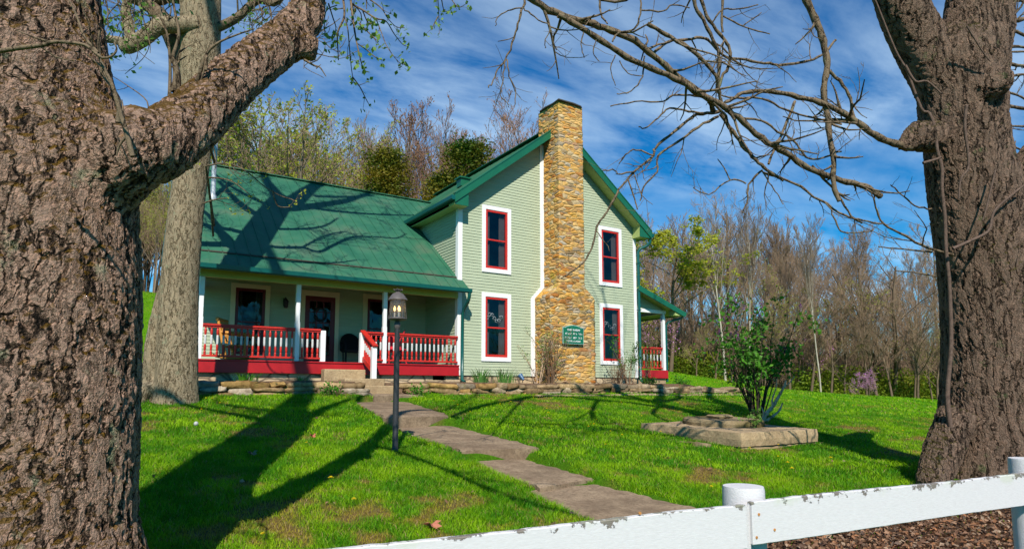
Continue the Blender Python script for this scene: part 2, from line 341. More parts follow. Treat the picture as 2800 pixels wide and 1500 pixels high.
def m_leaf(name, a, b, trans=.45, scale=2.2, attr=False):
    m, N, L, B, O = nodes(name); N.remove(B); v = coords(N, L)
    if attr:
        at = N.new('ShaderNodeAttribute'); at.attribute_name = 'Col'; col = at.outputs['Color']
    else:
        n = noise(N, L, v, scale, 4, .7); col = ramp(N, L, n.outputs[0], [(.35, a), (.65, b)])
    d = N.new('ShaderNodeBsdfPrincipled'); d.inputs['Roughness'].default_value = .55; d.inputs['Specular IOR Level'].default_value = .18; L.new(col, d.inputs['Base Color'])
    t = N.new('ShaderNodeBsdfTranslucent'); L.new(col, t.inputs[0]); mx = N.new('ShaderNodeMixShader'); mx.inputs[0].default_value = trans
    L.new(d.outputs[0], mx.inputs[1]); L.new(t.outputs[0], mx.inputs[2]); L.new(mx.outputs[0], O.inputs[0]); return m
M['grass'] = m_leaf('grass_blades', 0, 0, .32, 1, True)
M['leafbud'] = m_leaf('spring_bud_leaves', (.28, .34, .025), (.50, .52, .06), .45, .6)
M['leafyel'] = m_leaf('yellow_green_leaves', (.40, .44, .03), (.56, .54, .05), .5, .6)
M['leafred'] = m_leaf('reddish_buds', (.30, .13, .06), (.36, .20, .09), .4, .6)
M['leafgreen'] = m_leaf('fresh_green_leaves', (.045, .17, .012), (.10, .30, .02), .4, 5)
M['leaftwig'] = m_leaf('opening_leaves', (.13, .26, .04), (.24, .38, .08), .4, 5)
M['lilacleaf'] = m_leaf('lilac_leaves', (.025, .11, .010), (.11, .30, .02), .3, 5)
M['lilacflower'] = m_leaf('lilac_flowers', (.12, .04, .16), (.34, .12, .30), .3, 9)
M['redbud'] = m_leaf('redbud_blossom', (.62, .22, .55), (.80, .38, .72), .4, 2)
M['cedarleaf'] = m_leaf('cedar_foliage', (.022, .105, .010), (.26, .18, .014), .3, .6)
M['undergreen'] = m_leaf('undergrowth_leaves', (.12, .21, .012), (.34, .36, .03), .4, .35)
M['litter'] = m_leaf('dry_leaves', 0, 0, .15, 1, True)
M['yellow'] = m_leaf('dandelion_yellow', (.85, .60, .01), (.90, .68, .02), .2, 9)
M['puff'] = m_leaf('dandelion_seed_head', (.6, .6, .56), (.7, .7, .66), .4, 9)

def m_ground():
    m, N, L, B, O = nodes('lawn_ground'); v = coords(N, L)
    at = N.new('ShaderNodeAttribute'); at.attribute_name = 'Col'
    n = noise(N, L, v, 3.0, 8, .7); n2 = noise(N, L, v, 26, 7, .75)
    col = mix(N, L, mapr(N, L, n.outputs[0], .35, .7, 0, .5), at.outputs['Color'], mix(N, L, 1.0, at.outputs['Color'], (1.35, .85, .6), 'MULTIPLY'))
    col = mix(N, L, mapr(N, L, n2.outputs[0], .42, .62, 0, .8), col, mix(N, L, 1.0, col, (.40, .40, .40), 'MULTIPLY'))
    L.new(col, B.inputs['Base Color']); B.inputs['Roughness'].default_value = 1; B.inputs['Specular IOR Level'].default_value = .05
    bump(N, L, B, n2.outputs[0], .8, .03); return m
M['ground'] = m_ground()

def m_glass():
    m, N, L, B, O = nodes('window_glass')
    B.inputs['Base Color'].default_value = (.9, .93, .95, 1); B.inputs['Roughness'].default_value = .02; B.inputs['IOR'].default_value = 1.5
    t = N.new('ShaderNodeBsdfTransparent'); t.inputs[0].default_value = (.62, .64, .66, 1); g = N.new('ShaderNodeBsdfGlossy'); g.inputs['Roughness'].default_value = .03
    v = coords(N, L); n = noise(N, L, v, 1.7, 2, .5); b = N.new('ShaderNodeBump'); b.inputs['Strength'].default_value = .5; b.inputs['Distance'].default_value = .05; L.new(n.outputs[0], b.inputs['Height']); L.new(b.outputs[0], g.inputs['Normal'])
    fr = N.new('ShaderNodeLayerWeight'); fr.inputs[0].default_value = .5; k = math_(N, L, 'ADD', math_(N, L, 'MULTIPLY', math_(N, L, 'POWER', fr.outputs['Facing'], 3.5), .8), .05, True)
    mx = N.new('ShaderNodeMixShader'); L.new(k, mx.inputs[0]); L.new(t.outputs[0], mx.inputs[1]); L.new(g.outputs[0], mx.inputs[2]); L.new(mx.outputs[0], O.inputs[0]); return m
M['glass'] = m_glass()
def m_emit(name, c, s):
    m, N, L, B, O = nodes(name); B.inputs['Base Color'].default_value = (*c, 1); B.inputs['Emission Color'].default_value = (*c, 1); B.inputs['Emission Strength'].default_value = s; return m
M['bulb'] = m_emit('candle_bulb', (1, .62, .22), 5)
M['lampin'] = m_emit('lamp_in_room', (1, .35, .12), .8)

def m_fence():
    m, N, L, B, O = nodes('peeling_white_board_paint'); v = coords(N, L)
    n = noise(N, L, v, 9, 8, .7); n2 = noise(N, L, coords(N, L, (1, 1, 5)), 30, 6, .7)
    sp = N.new('ShaderNodeSeparateXYZ'); L.new(v, sp.inputs[0])
    k = math_(N, L, 'ADD', n.outputs[0], mapr(N, L, sp.outputs[2], -1.37, -1.285, -.16, .14))      # paint has peeled along the top edge
    col = ramp(N, L, n2.outputs[0], [(.3, (.58, .55, .535)), (.7, (.67, .64, .625))])
    col = mix(N, L, mapr(N, L, k, .655, .67), col, mix(N, L, n2.outputs[0], (.05, .04, .03), (.32, .27, .22)))
    g = noise(N, L, v, 3, 6, .6); k2 = math_(N, L, 'ADD', g.outputs[0], mapr(N, L, sp.outputs[2], -1.40, -1.285, -.2, .1))
    col = mix(N, L, mapr(N, L, k2, .60, .72, 0, .35), col, (.45, .50, .30))
    L.new(col, B.inputs['Base Color']); B.inputs['Roughness'].default_value = .55
    h = math_(N, L, 'SUBTRACT', math_(N, L, 'MULTIPLY', n2.outputs[0], .15), mapr(N, L, k, .65, .67)); bump(N, L, B, h, .7, .012); return m
M['fence'] = m_fence()

# ------------------------------------------------------------------ terrain
def tread_z(x, y):
    """top of the garden path, or None off it"""
    for (xa0, xb0, y0, z0, xa1, xb1, y1, z1) in TREADS:
        if y1 <= y <= y0:
            t = (y0-y)/(y0-y1); a = xa0+(xa1-xa0)*t; b = xb0+(xb1-xb0)*t
            if a-.04 <= x <= b+.04: return z0+(z1-z0)*t
    return None
TREADS = [(-3.30, -2.02, -0.95, -.775, -3.22, -2.0, -2.2, -.80),
          (-3.72, -2.45, -2.2, -.955, -4.10, -2.78, -5.05, -1.16),
          (-4.14, -2.80, -5.05, -1.35, -4.00, -2.82, -7.85, -1.535),
          (-4.06, -3.05, -7.85, -1.70, -4.02, -3.05, -9.55, -1.80),
          (-4.16, -3.05, -9.55, -1.865, -4.24, -2.80, -11.1, -1.99)]
HILL = [(-6.6, 35.9, 7.0), (-7.2, 15.4, 2.1), (-7.5, 5.0, .45), (15.5, 6.9, .95), (19.2, 7.0, .62), (23.8, 6.5, .05), (33.2, 2.9, -.55), (8.3, -2.6, 0), (10, 2.5, .12), (14, 3, .2),
        (2, 25, 4.6), (20, 25, 3.4), (40, 20, .6), (-25, 30, 7), (-25, 8, 2.2), (-20, -2, .4), (-20, -15, 0), (0, -3, 0), (-6, -3, 0), (5, -3, 0), (-12, -3, 0), (0, -10, 0), (-10, -12, 0), (10, -12, 0), (20, -12, -.2), (0, -20, 0), (35, -10, -.8), (0, 3, .3), (5, 8, .9), (-3, 9, 1.1), (60, 40, 3), (-10, 60, 10), (30, 60, 9), (60, 0, -1)]
HX = np.array(HILL, float)
def _tps(r): return np.where(r > 1e-9, r*r*np.log(r+1e-12), 0)
def _fit():
    n = len(HX); Pm = np.c_[np.ones(n), HX[:, :2]]; K = _tps(np.linalg.norm(HX[:, None, :2]-HX[None, :, :2], axis=2))+np.eye(n)*2.0
    A = np.zeros((n+3, n+3)); A[:n, :n] = K; A[:n, n:] = Pm; A[n:, :n] = Pm.T
    return np.linalg.solve(A, np.r_[HX[:, 2], 0, 0, 0])
WT = _fit()
# edge of the woods: polyline in plan, the woods lie beyond it
WE = [(-60, 30), (-20, 33), (-6.5, 37), (2, 24), (14, 17), (17, 15), (21, 11), (26, 8.5), (35, 4.0), (60, -6), (120, -30)]
def hillwood(x, y):
    xs = np.array([p[0] for p in WE], float); ys = np.array([p[1] for p in WE], float); return y-np.interp(x, xs, ys)
def height(x, y, detail=True):
    x = np.asarray(x, float); y = np.asarray(y, float); shp = x.shape
    xf = x.ravel(); yf = y.ravel(); r = np.hypot(xf, yf); s = np.where(r > 60, 60/np.maximum(r, 1), 1); xc = xf*s; yc = yf*s
    h = np.zeros(len(xf))
    for i in range(0, len(xf), 20000):
        a = xc[i:i+20000]; b = yc[i:i+20000]
        K = _tps(np.hypot(a[:, None]-HX[None, :, 0], b[:, None]-HX[None, :, 1]))
        h[i:i+20000] = K@WT[:-3]+WT[-3]+WT[-2]*a+WT[-1]*b
    front = 1-ss(-2.6, .2, yf)*(1-ss(1e3, 2e3, xf)); hill = h*ss(-3.0, 1.0, yf)+h*(1-ss(-3.0, 1.0, yf))*ss(9, 18, xf)
    base = -.77+.12824*np.minimum(0, yf+1.5); base = np.maximum(base, -2.30+.02*np.minimum(0, yf+13.5))
    z = base+hill
    z = z+3.2*ss(0, 26, hillwood(xf, yf))*ss(8, 14, xf)
    bed = ss(-1.62, -1.42, yf)*ss(-8.2, -7.4, xf)*(1-ss(7.5, 9.5, xf))*(1-ss(8, 12, yf))
    z = z*(1-bed)+np.where(bed > 0, np.maximum(-.50, z), 0)*bed
    z = np.where((yf > -1.42) & (yf < 7.4) & (xf > -6.6) & (xf < 8.4), np.minimum(z, -.45), z)
    if detail:
        z = z+.018*np.sin(xf*1.7+.6*np.sin(yf*1.3))*np.sin(yf*1.9+1.1*np.sin(xf*.9))
        z = z+.35*np.maximum(0, (np.hypot(xf-2.12, yf+11.85)*-1+1.9))*.38+.25*np.maximum(0, 1.35-np.hypot(xf+8.75, yf+11.45))*.3
    dd = np.hypot(np.maximum(0, np.maximum(.77-xf, xf-3.0)), np.maximum(0, np.maximum(-8.76-yf, yf+6.36))); k = 1-ss(.15, 1.6, dd); z = z*(1-k)+(-1.705+.093*(yf+8.76)+.02*np.sin(xf*3))*k
    for (xa0, xb0, y0, z0, xa1, xb1, y1, z1) in TREADS:
        t = np.clip((y0-yf)/(y0-y1), 0, 1); a = xa0+(xa1-xa0)*t; b = xb0+(xb1-xb0)*t
        inn = np.minimum(ss(a-.12, a+.04, xf), 1-ss(b-.04, b+.12, xf))*((yf <= y0+.02) & (yf >= y1-.02))
        tz = z0+(z1-z0)*t-.07; z = z*(1-inn)+np.minimum(z, tz)*inn
    return z.reshape(shp)
def hz(x, y): return float(height(np.array([x]), np.array([y]))[0])

def vnoise(x, y, sc, seed=0):
    """smooth value noise for colour patches"""
    r = np.random.default_rng(seed); T = r.random((256, 256)); x = np.asarray(x)*sc+100; y = np.asarray(y)*sc+100
    xi = np.floor(x).astype(int); yi = np.floor(y).astype(int); fx = x-xi; fy = y-yi; fx = fx*fx*(3-2*fx); fy = fy*fy*(3-2*fy)
    g = lambda i, j: T[i % 256, j % 256]
    return (g(xi, yi)*(1-fx)+g(xi+1, yi)*fx)*(1-fy)+(g(xi, yi+1)*(1-fx)+g(xi+1, yi+1)*fx)*fy
def fbm(x, y, sc, seed=0): return .5*vnoise(x, y, sc, seed)+.3*vnoise(x, y, sc*2.1, seed+1)+.2*vnoise(x, y, sc*4.3, seed+2)
MULCH_A = np.array([-5.2, -12.4]); MULCH_B = np.array([3.4, -12.75])
def mulch_mask(x, y):
    return ss(.36, .50, fbm(x, y, 1.1, 40)*.5+.5*ss(-11.35, -12.5, y)*ss(-3.9, -3.1, x)) * ss(-11.0, -12.1, y)
def thatch_mask(x, y):
    q = fbm(x, y, .8, 11)*.55+.45*fbm(x, y, 3.6, 23)
    return ss(.55, .71, q+.0)
def build_ground():
    def axis(lo, hi, f, far):
        a = list(np.arange(lo, hi+1e-6, f)); st = f; x = hi
        while x < far: st *= 1.18; x += st; a.append(x)
        st = f; x = lo
        while x > -far: st *= 1.18; x -= st; a.insert(0, x)
        return np.array(a)
    X = axis(-11, 12, .11, 420); Y = axis(-16, 2, .11, 420); gx, gy = np.meshgrid(X, Y, indexing='ij'); gz = height(gx, gy)
    V = np.stack([gx, gy, gz], -1).reshape(-1, 3); i = np.arange(len(X)*len(Y)).reshape(len(X), len(Y))
    F = np.stack([i[:-1, :-1], i[1:, :-1], i[1:, 1:], i[:-1, 1:]], -1).reshape(-1, 4)
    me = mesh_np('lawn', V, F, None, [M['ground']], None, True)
    x = V[:, 0]; y = V[:, 1]
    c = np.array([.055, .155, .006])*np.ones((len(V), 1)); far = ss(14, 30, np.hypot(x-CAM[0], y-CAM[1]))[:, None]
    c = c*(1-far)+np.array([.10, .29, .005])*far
    t = thatch_mask(x, y)[:, None]*(1-far); c = c*(1-t)+np.array([.17, .125, .045])*t
    mu = mulch_mask(x, y)[:, None]; c = c*(1-mu)+np.array([.105, .062, .038])*mu
    bed = ((y > -1.5) & (y < 8) & (x > -7.4) & (x < 8.4))[:, None]*1.; c = c*(1-bed)+np.array([.16, .11, .07])*bed
    woods = ss(1.0, 6.0, hillwood(x, y))[:, None]; c = c*(1-woods)+np.array([.15, .10, .05])*woods
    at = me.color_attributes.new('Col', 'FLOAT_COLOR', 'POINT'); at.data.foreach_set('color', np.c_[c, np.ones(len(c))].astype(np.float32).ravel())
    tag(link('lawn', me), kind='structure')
def depth_of(x, y): return (x-CAM[0])*math.sin(YAW)+(y-CAM[1])*math.cos(YAW)
def lat_of(x, y): return (x-CAM[0])*math.cos(YAW)-(y-CAM[1])*math.sin(YAW)
build_ground()
print('ground done')

# ------------------------------------------------------------------ path
def build_path():
    mb = MB(); r = random.Random(3)
    for (xa0, xb0, y0, z0, xa1, xb1, y1, z1) in TREADS:
        n = 26; vs = []; fs = []
        for i in range(n+1):
            t = i/n
            for j in range(13):
                u = j/12; x = (xa0+(xa1-xa0)*t)*(1-u)+(xb0+(xb1-xb0)*t)*u; y = y0+(y1-y0)*t+(.10*math.sin(3*u+y0) if 0 < i else 0)*t
                ex = (.03*math.sin(9*y+3*j)+.025*math.sin(23*y+j))*(1 if j in (0, 12) else .0); rnd_ = -.012*((abs(u-.5)*2)**10)-.02*(t**26)
                vs.append((x+ex, y, z0+(z1-z0)*t+rnd_+r.uniform(-.004, .004)))
        for i in range(n):
            for j in range(12): k = i*13+j; fs.append((k, k+1, k+14, k+13))
        b = len(vs); ring = [i for i in range(13)]+[i*13+12 for i in range(1, n+1)]+[n*13+j for j in range(11, -1, -1)]+[i*13 for i in range(n-1, 0, -1)]
        for k in ring: x, y, z = vs[k]; vs.append((x, y+.02, z-.32))
        m = len(ring)
        mb.add(vs, fs, 0, True)
        mb.add([vs[i] for i in ring]+vs[b:], [(k, (k+1) % m, m+(k+1) % m, m+k) for k in range(m)], 0, False)
    o = mb.build('path', M['path']); tag(o, kind='structure')
build_path()

# ------------------------------------------------------------------ house
HOUSE = empty('farmhouse', (0, 0, -.5), 'two storey pale green clapboard farmhouse with dark green metal roof and red railed porch', 'house')
GX, GR, GS = 3.4, 7.61, .775                  # gable ridge x, ridge height, pitch
def roofz(x): return GR-GS*abs(x-GX)
WS0, WSY, WSS = 2.461, 4.75, .753             # wing roof: height at y=0, ridge y, pitch
def clap(mb, ax, c, sgn, z0, z1, ext, holes=(), ex=.085):
    """lapped boards on the plane ax=c facing sgn"""
    def pt(u, off, z): return (u, c+sgn*off, z) if ax == 'Y' else (c+sgn*off, u, z)
    z = z0
    while z < z1-1e-4:
        zt = min(z+ex, z1); zm = (z+zt)/2
        a0, b0 = ext(z); a1, b1 = ext(zt)
        if b1-a1 < .02: break
        cuts = sorted([(h[0], h[1]) for h in holes if h[2] < zm < h[3]]); segs = []; u = (a0, a1)
        for h0, h1 in cuts: segs.append((u[0], h0, u[1], h0)); u = (h1, h1)
        segs.append((u[0], b0, u[1], b1))
        for s0, e0, s1, e1 in segs:
            if e0-s0 < .01: continue
            mb.add([pt(s0, .016, z), pt(e0, .016, z), pt(e1, .003, zt), pt(s1, .003, zt)], [(0, 1, 2, 3)])
            mb.add([pt(s0, .016, z), pt(e0, .016, z), pt(e0, .0, z), pt(s0, .0, z)], [(0, 1, 2, 3)])
        z = zt
GW = [(.755, 2.714, 4.711), (.755, .128, 2.123), (5.180, 2.714, 4.711), (5.180, .128, 2.123)]
def gable_ext(z):
    lim = (7.40-z)/GS; return max(0, GX-lim), min(6.8, GX+lim)
def build_house():
    H = HOUSE
    # gable block front
    holes = [(x+.13, x+.874, z0+.13, z1-.13) for x, z0, z1 in GW]
    mb = MB(); clap(mb, 'Y', 0, -1, -.28, 7.4, gable_ext, holes); f = mb.build('gable_wall', M['siding'], H)
    mb = MB()
    top = lambda y: 4.62
    clap(mb, 'X', 0, -1, -.28, 4.62, lambda z: (0, 8)); mb.build('side_wall', M['siding'], H)
    mb = MB(); clap(mb, 'X', 6.8, 1, -.28, 4.62, lambda z: (0, 8)); mb.build('side_wall', M['siding'], H)
    mb = MB(); clap(mb, 'Y', 8, 1, -.28, 7.4, gable_ext); clap(mb, 'Y', 7.4, 1, -.28, 2.4, lambda z: (-6.6, 0), ex=.17); mb.build('rear_wall', M['siding'], H)
    # corner boards and band along the chimney
    mb = MB()
    mb.box((-.03, -.03, -.28), (.11, .0-.002, 4.60)); mb.box((-.03, -.0, -.28), (-.003, .12, 4.60))
    mb.build('corner_board', M['white'], H); mb = MB()
    mb.box((6.71, -.03, -.28), (6.83, -.002, 4.60)); mb.box((6.803, 0, -.28), (6.83, .12, 4.60))
    mb.build('corner_board', M['white'], H)
    mb = MB()
    mb.box((2.47, -.032, -.28), (2.62, -.003, 2.06)); mb.box((2.83, -.032, 2.44), (2.97, -.003, 6.96))
    mb.prism([(2.47, -.032, 2.06), (2.62, -.032, 2.06), (2.97, -.032, 2.44), (2.83, -.032, 2.44)], (0, .029, 0))
    mb.box((4.30, -.032, -.28), (4.44, -.003, 2.06)); mb.box((3.92, -.032, 2.44), (4.05, -.003, 6.96))
    mb.prism([(4.30, -.032, 2.06), (4.44, -.032, 2.06), (4.05, -.032, 2.44), (3.92, -.032, 2.44)], (0, .029, 0))
    mb.build('chimney_trim', M['white'], H)
    # gable windows
    for i, (x, z0, z1) in enumerate(GW): window(H, 'Y', 0, x, x+1.004, z0, z1, 'white', .125, .065, curtain=(z0 < 1))
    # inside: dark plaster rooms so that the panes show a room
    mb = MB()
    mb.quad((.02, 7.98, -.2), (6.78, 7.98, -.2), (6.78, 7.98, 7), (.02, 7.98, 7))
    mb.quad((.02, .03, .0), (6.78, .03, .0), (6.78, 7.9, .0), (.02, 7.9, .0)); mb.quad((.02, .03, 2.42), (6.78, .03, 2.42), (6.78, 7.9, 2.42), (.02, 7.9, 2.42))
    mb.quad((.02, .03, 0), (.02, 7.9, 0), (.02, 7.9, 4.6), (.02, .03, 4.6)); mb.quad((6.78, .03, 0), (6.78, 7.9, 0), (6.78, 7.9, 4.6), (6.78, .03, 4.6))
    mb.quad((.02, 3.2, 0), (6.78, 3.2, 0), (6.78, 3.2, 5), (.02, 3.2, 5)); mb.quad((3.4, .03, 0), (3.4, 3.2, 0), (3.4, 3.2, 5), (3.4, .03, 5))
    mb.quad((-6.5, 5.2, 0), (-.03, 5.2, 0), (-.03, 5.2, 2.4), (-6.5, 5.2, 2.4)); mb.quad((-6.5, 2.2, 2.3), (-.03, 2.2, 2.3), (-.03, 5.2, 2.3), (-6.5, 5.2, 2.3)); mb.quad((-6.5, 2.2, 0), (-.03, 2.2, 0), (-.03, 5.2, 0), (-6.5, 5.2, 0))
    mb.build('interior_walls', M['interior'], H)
    # gable roof
    ov, oe, th = .40, .34, .17
    for sx in (-1, 1):
        xe = GX+sx*(3.4+oe+(.08 if sx > 0 else 0)); ze = roofz(xe)
        if sx < 0:
            prof = [(xe, -ov, ze), (GX, -ov, GR), (GX, -ov, GR-th), (xe, -ov, ze-th)]
        else: prof = [(GX, -ov, GR), (xe, -ov, ze), (xe, -ov, ze-th), (GX, -ov, GR-th)]
        mb = MB(); mb.prism(prof, (0, 8.8, 0)); 
        for k in range(22):                                             # standing ribs of the sheet metal
            y = -.38+k*.4
            a = (xe, y, ze+.008); b = (GX, y, GR+.008); mb.bar(a, b, .025, .02)
        mb.build('gable_roof', M['roof'], H)
        # rake fascia
        mb = MB(); d0 = (xe, -ov-.02, ze-.075); d1 = (GX+sx*.0, -ov-.02, GR-.075)
        mb.prism([(xe-sx*.0, -ov-.03, ze+.03), (GX, -ov-.03, GR+.03), (GX, -ov-.03, GR-.21), (xe, -ov-.03, ze-.21)], (0, .028, 0))
        mb.bar((xe, -ov+.02, ze+.045), (GX, -ov+.02, GR+.045), .13, .03)
        mb.build('rake_board', M['greentrim'], H)
        # soffit under the rake
        mb = MB()
        mb.prism([(xe-sx*.02, -ov+.001, ze-th-.01), (GX, -ov+.001, GR-th-.01), (GX, -ov+.001, GR-th-.035), (xe-sx*.02, -ov+.001, ze-th-.035)], (0, ov-.02, 0))
        # boxed return at the corner and flat eave soffit
        xw = 0 if sx < 0 else 6.8; zb = 4.46; xi = xw-sx*.10; zi = roofz(xi)-th-.04
        mb.prism([(xe-sx*.02, -ov+.03, zb), (xi, -ov+.03, zb), (xi, -ov+.03, zi), (xe-sx*.02, -ov+.03, ze-th-.04)], (0, ov-.035, 0))
        xa, xb = sorted((xe-sx*.03, xw+sx*.02)); mb.box((xa, .0, zb), (xb, 2.9 if sx < 0 else 8.2, zb+.02))
        mb.build('soffit', M['soffit'], H)
        mb = MB(); mb.prism([(xe-sx*.02, -ov+.004, zb-.005), (xi, -ov+.004, zb-.005), (xi, -ov+.004, zi), (xe-sx*.02, -ov+.004, ze-th-.04)], (0, .024, 0)); mb.build('cornice_panel', M['greentrim'], H)
        # gutter
        xg = xe+sx*.055; mb = MB(); y1 = 2.98 if sx < 0 else 8.3
        cs = [(xg-.055, ze-.02), (xg-.055, ze-.12), (xg-.03, ze-.145), (xg+.03, ze-.145), (xg+.055, ze-.12), (xg+.055, ze-.02)]
        mb.prism([(x, -ov-.03, z) for x, z in cs], (0, y1+ov+.03, 0)); mb.build('gutter', M['gutter'], H)
    mb = MB(); mb.bar((GX-.12, -.41, GR-.04), (GX-.12, 8.3, GR-.04), .3, .02); mb.build('ridge_cap', M['greentrim'], H)
    # right downspout
    mb = MB(); xg = 7.28
    mb.tube([(7.22, -.34, 4.47), (7.22, -.33, 4.32), (7.12, -.22, 4.20), (6.95, -.12, 4.12), (6.88, -.085, 4.0), (6.88, -.085, 2), (6.88, -.085, -.35), (6.90, -.2, -.44)], .05, 10)
    for z in (3.6, 2.0, .4): mb.box((6.82, -.14, z), (6.94, -.03, z+.03))
    mb.build('downspout', M['gutter'], H)
    # wing roof
    zr = WS0+WSS*WSY; t = .07
    def rp(x, y, d=0): return (x, y, WS0+WSS*y+d)
    mb = MB(); L0 = -6.86
    up = [rp(L0, .06), rp(-.0, .06), rp(-.0, 3.34), rp(1.40, 4.75), rp(L0, 4.75)]
    mb.prism(up, (0, 0, -t)); k = 0; x = L0+.12
    while x < 1.2:
        ye = 4.75; ys = .06
        if x > 0: ys = 3.36+x
        mb.bar(rp(x, ys, .008), rp(x, ye, .008), .022, .018); x += .30
    mb.build('wing_roof', M['roof'], H)
    mb = MB(); lo = [rp(L0, -.50, -.035), rp(.12, -.50, -.035), rp(.12, -.022, -.035), rp(-.005, -.022, -.035), rp(-.005, .12, -.035), rp(L0, .12, -.035)]
    mb.prism(lo, (0, 0, -.05)); x = L0+.12
    while x < .1: mb.bar(rp(x, -.50, -.03), rp(x, .05, -.03), .022, .018); x += .30
    mb.build('porch_roof', M['roof'], H)
    mb = MB(); mb.bar(rp(L0, .05, -.022), rp(-.0, .05, -.022), .05, .03, up=(0, -WSS, 1)); mb.build('roof_seam', M['cuts'], H)
    mb = MB(); mb.prism([(L0, 4.75, zr), (1.4, 4.75, zr), (1.4, 8.0, zr-3.25*WSS), (L0, 8.0, zr-3.25*WSS)], (0, 0, -t)); mb.bar((L0, 4.75, zr+.01), (1.38, 4.75, zr+.01), .2, .03); mb.build('wing_roof', M['roof'], H)
    mb = MB(); mb.prism([rp(L0-.015, -.50, -.02), rp(L0-.015, 4.75, .02), rp(L0-.015, 4.75, -.2), rp(L0-.015, -.50, -.22)], (.03, 0, 0))
    mb.prism([(L0-.015, 4.75, zr), (L0-.015, 8, zr-3.25*WSS), (L0-.015, 8, zr-3.25*WSS-.2), (L0-.015, 4.75, zr-.2)], (.03, 0, 0)); mb.build('rake_board', M['greentrim'], H)
    # wing walls
    mb = MB(); dh = [(-5.47, -4.75, .25, 1.99), (-3.68, -2.83, -.1, 1.93), (-1.87, -1.25, .25, 2.0)]
    clap(mb, 'Y', 2.13, -1, 0, 2.32, lambda z: (-6.6, 0), dh); mb.build('wing_wall', M['siding'], H)
    mb = MB(); clap(mb, 'X', -6.6, -1, -.28, 5.9, lambda z: (max(2.13 if z < 2.3 else .1, (z+.12-WS0)/WSS), 7.4 if z < 4.0 else min(7.4, 9.5-(z+.12-WS0)/WSS)))
    mb.build('side_wall', M['siding'], H)
    mb = MB(); mb.box((-6.62, 2.09, 0), (-6.5, 2.11, 2.3)); mb.build('corner_board', M['casing'], H)
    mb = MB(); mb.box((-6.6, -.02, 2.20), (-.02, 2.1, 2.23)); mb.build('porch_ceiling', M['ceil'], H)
    # beam, gutter, fascia
    mb = MB(); mb.box((-6.60, -.07, 1.87), (-.035, .05, 2.07)); mb.box((-6.60, .05, 1.87), (-6.48, 2.1, 2.07)); mb.box((-6.62, -.42, 2.07), (-.035, .06, 2.09)); mb.build('porch_beam', M['beam'], H)
    mb = MB(); mb.box((L0, -.475, 1.98), (.11, -.45, 2.09)); mb.build('fascia', M['greentrim'], H)
    mb = MB(); cs = [(-.47, 2.075), (-.47, 1.985), (-.50, 1.965), (-.55, 1.965), (-.575, 1.99), (-.585, 2.085)]
    mb.prism([(L0-.02, y, z) for y, z in cs], (.16-L0, 0, 0)); mb.build('gutter', M['gutter'], H)
    mb = MB(); mb.tube([(.08, -.52, 1.98), (.08, -.51, 1.86), (.10, -.40, 1.74), (.10, -.18, 1.56), (.10, -.09, 1.42), (.10, -.085, .6), (.10, -.085, -.40), (.11, -.22, -.47)], .048, 10); mb.build('downspout', M['gutter'], H)
    # posts
    def post(xc, yc, zt, half=False, wall=False):
        mb = MB(); w = .054
        mb.box((xc-w, yc-w, .0), (xc+w, yc+w, .95)); w2 = .047; mb.box((xc-w2, yc-w2, .95), (xc+w2, yc+w2, zt-.28)); mb.box((xc-w, yc-w, zt-.42), (xc+w, yc+w, zt-.001))
        mb.build('porch_post', M['white'], H, .006)
    post(-6.54, .005, 1.87); post(-4.40, .005, 1.87); post(-2.165, .005, 1.87)
    # porch deck
    mb = MB(); mb.box((-6.60, -.10, -.30), (.0, -.055, .0)); mb.box((-6.645, -.1, -.30), (-6.60, 2.1, .0)); mb.box((-6.64, -.125, -.035), (.0, -.1, -.002)); mb.build('deck_skirt', M['red'], H, .004)
    mb = MB()
    for k in range(22): mb.box((-6.6, -.053+k*.1, -.03), (-.03, .041+k*.1, -.004))
    mb.build('porch_floor', M['floorgrey'], H)
    mb = MB(); mb.box((-6.6, .0, -.9), (-.75, .12, -.29)); mb.box((-.36, .0, -.9), (.1, .12, -.29)); mb.box((-.75, .0, -.9), (-.36, .12, -.42))
    mb.box((.0, .02, -.9), (6.8, .1, -.285)); mb.box((6.7, .1, -.9), (6.78, 8, -.285)); mb.box((-6.6, .12, -.9), (-6.5, 7.4, -.29)); mb.build('foundation', M['found'], H)
    # railings
    def rail(x0, x1, n, y=-.04, zt=.80):
        mb = MB(); mb.box((x0, y-.045, zt-.045), (x1, y+.045, zt)); mb.box((x0, y-.022, zt-.085), (x1, y+.022, zt-.045)); mb.build('top_rail', M['railred'], H, .004); mb = MB(); mb.box((x0, y-.03, .055), (x1, y+.03, .10)); mb.build('bottom_rail', M['railred'], H, .004)
        for i in range(n):
            x = x0+(x1-x0)*(i+.5)/n; b = MB()
            prof = [(.026, .0), (.026, .07), (.017, .09), (.025, .12), (.028, .17), (.024, .215), (.019, .235), (.024, .25), (.026, .30), (.026, .42), (.022, .445), (.018, .455), (.027, .48), (.029, .53), (.025, .57), (.017, .60), (.026, .615)]
            for a in range(len(prof)-1):
                (r0, h0), (r1, h1) = prof[a], prof[a+1]; mi = 1 if .23 < (h0+h1)/2 < .45 else 0
                b.lathe((x, y, .1), [(r0, h0), (r1, h1)], 8, mi)
            BAL.append(b.build('baluster', [M['railred'], M['balwhite']], H))
    rail(-6.49, -4.46, 16); rail(-4.345, -3.845, 4); rail(-2.72, -2.215, 4); rail(-2.11, -.03, 16)
    # short newels beside the steps
    for x in (-3.785, -2.78):
        mb = MB(); mb.box((x-.06, -.10+.0, .0), (x+.06, .02, .765)); mb.build('newel_post', M['white'], H, .005)
    mb = MB(); mb.box((-2.80, -.86, -.42), (-2.68, -.74, .36)); mb.build('newel_post', M['white'], H, .005)
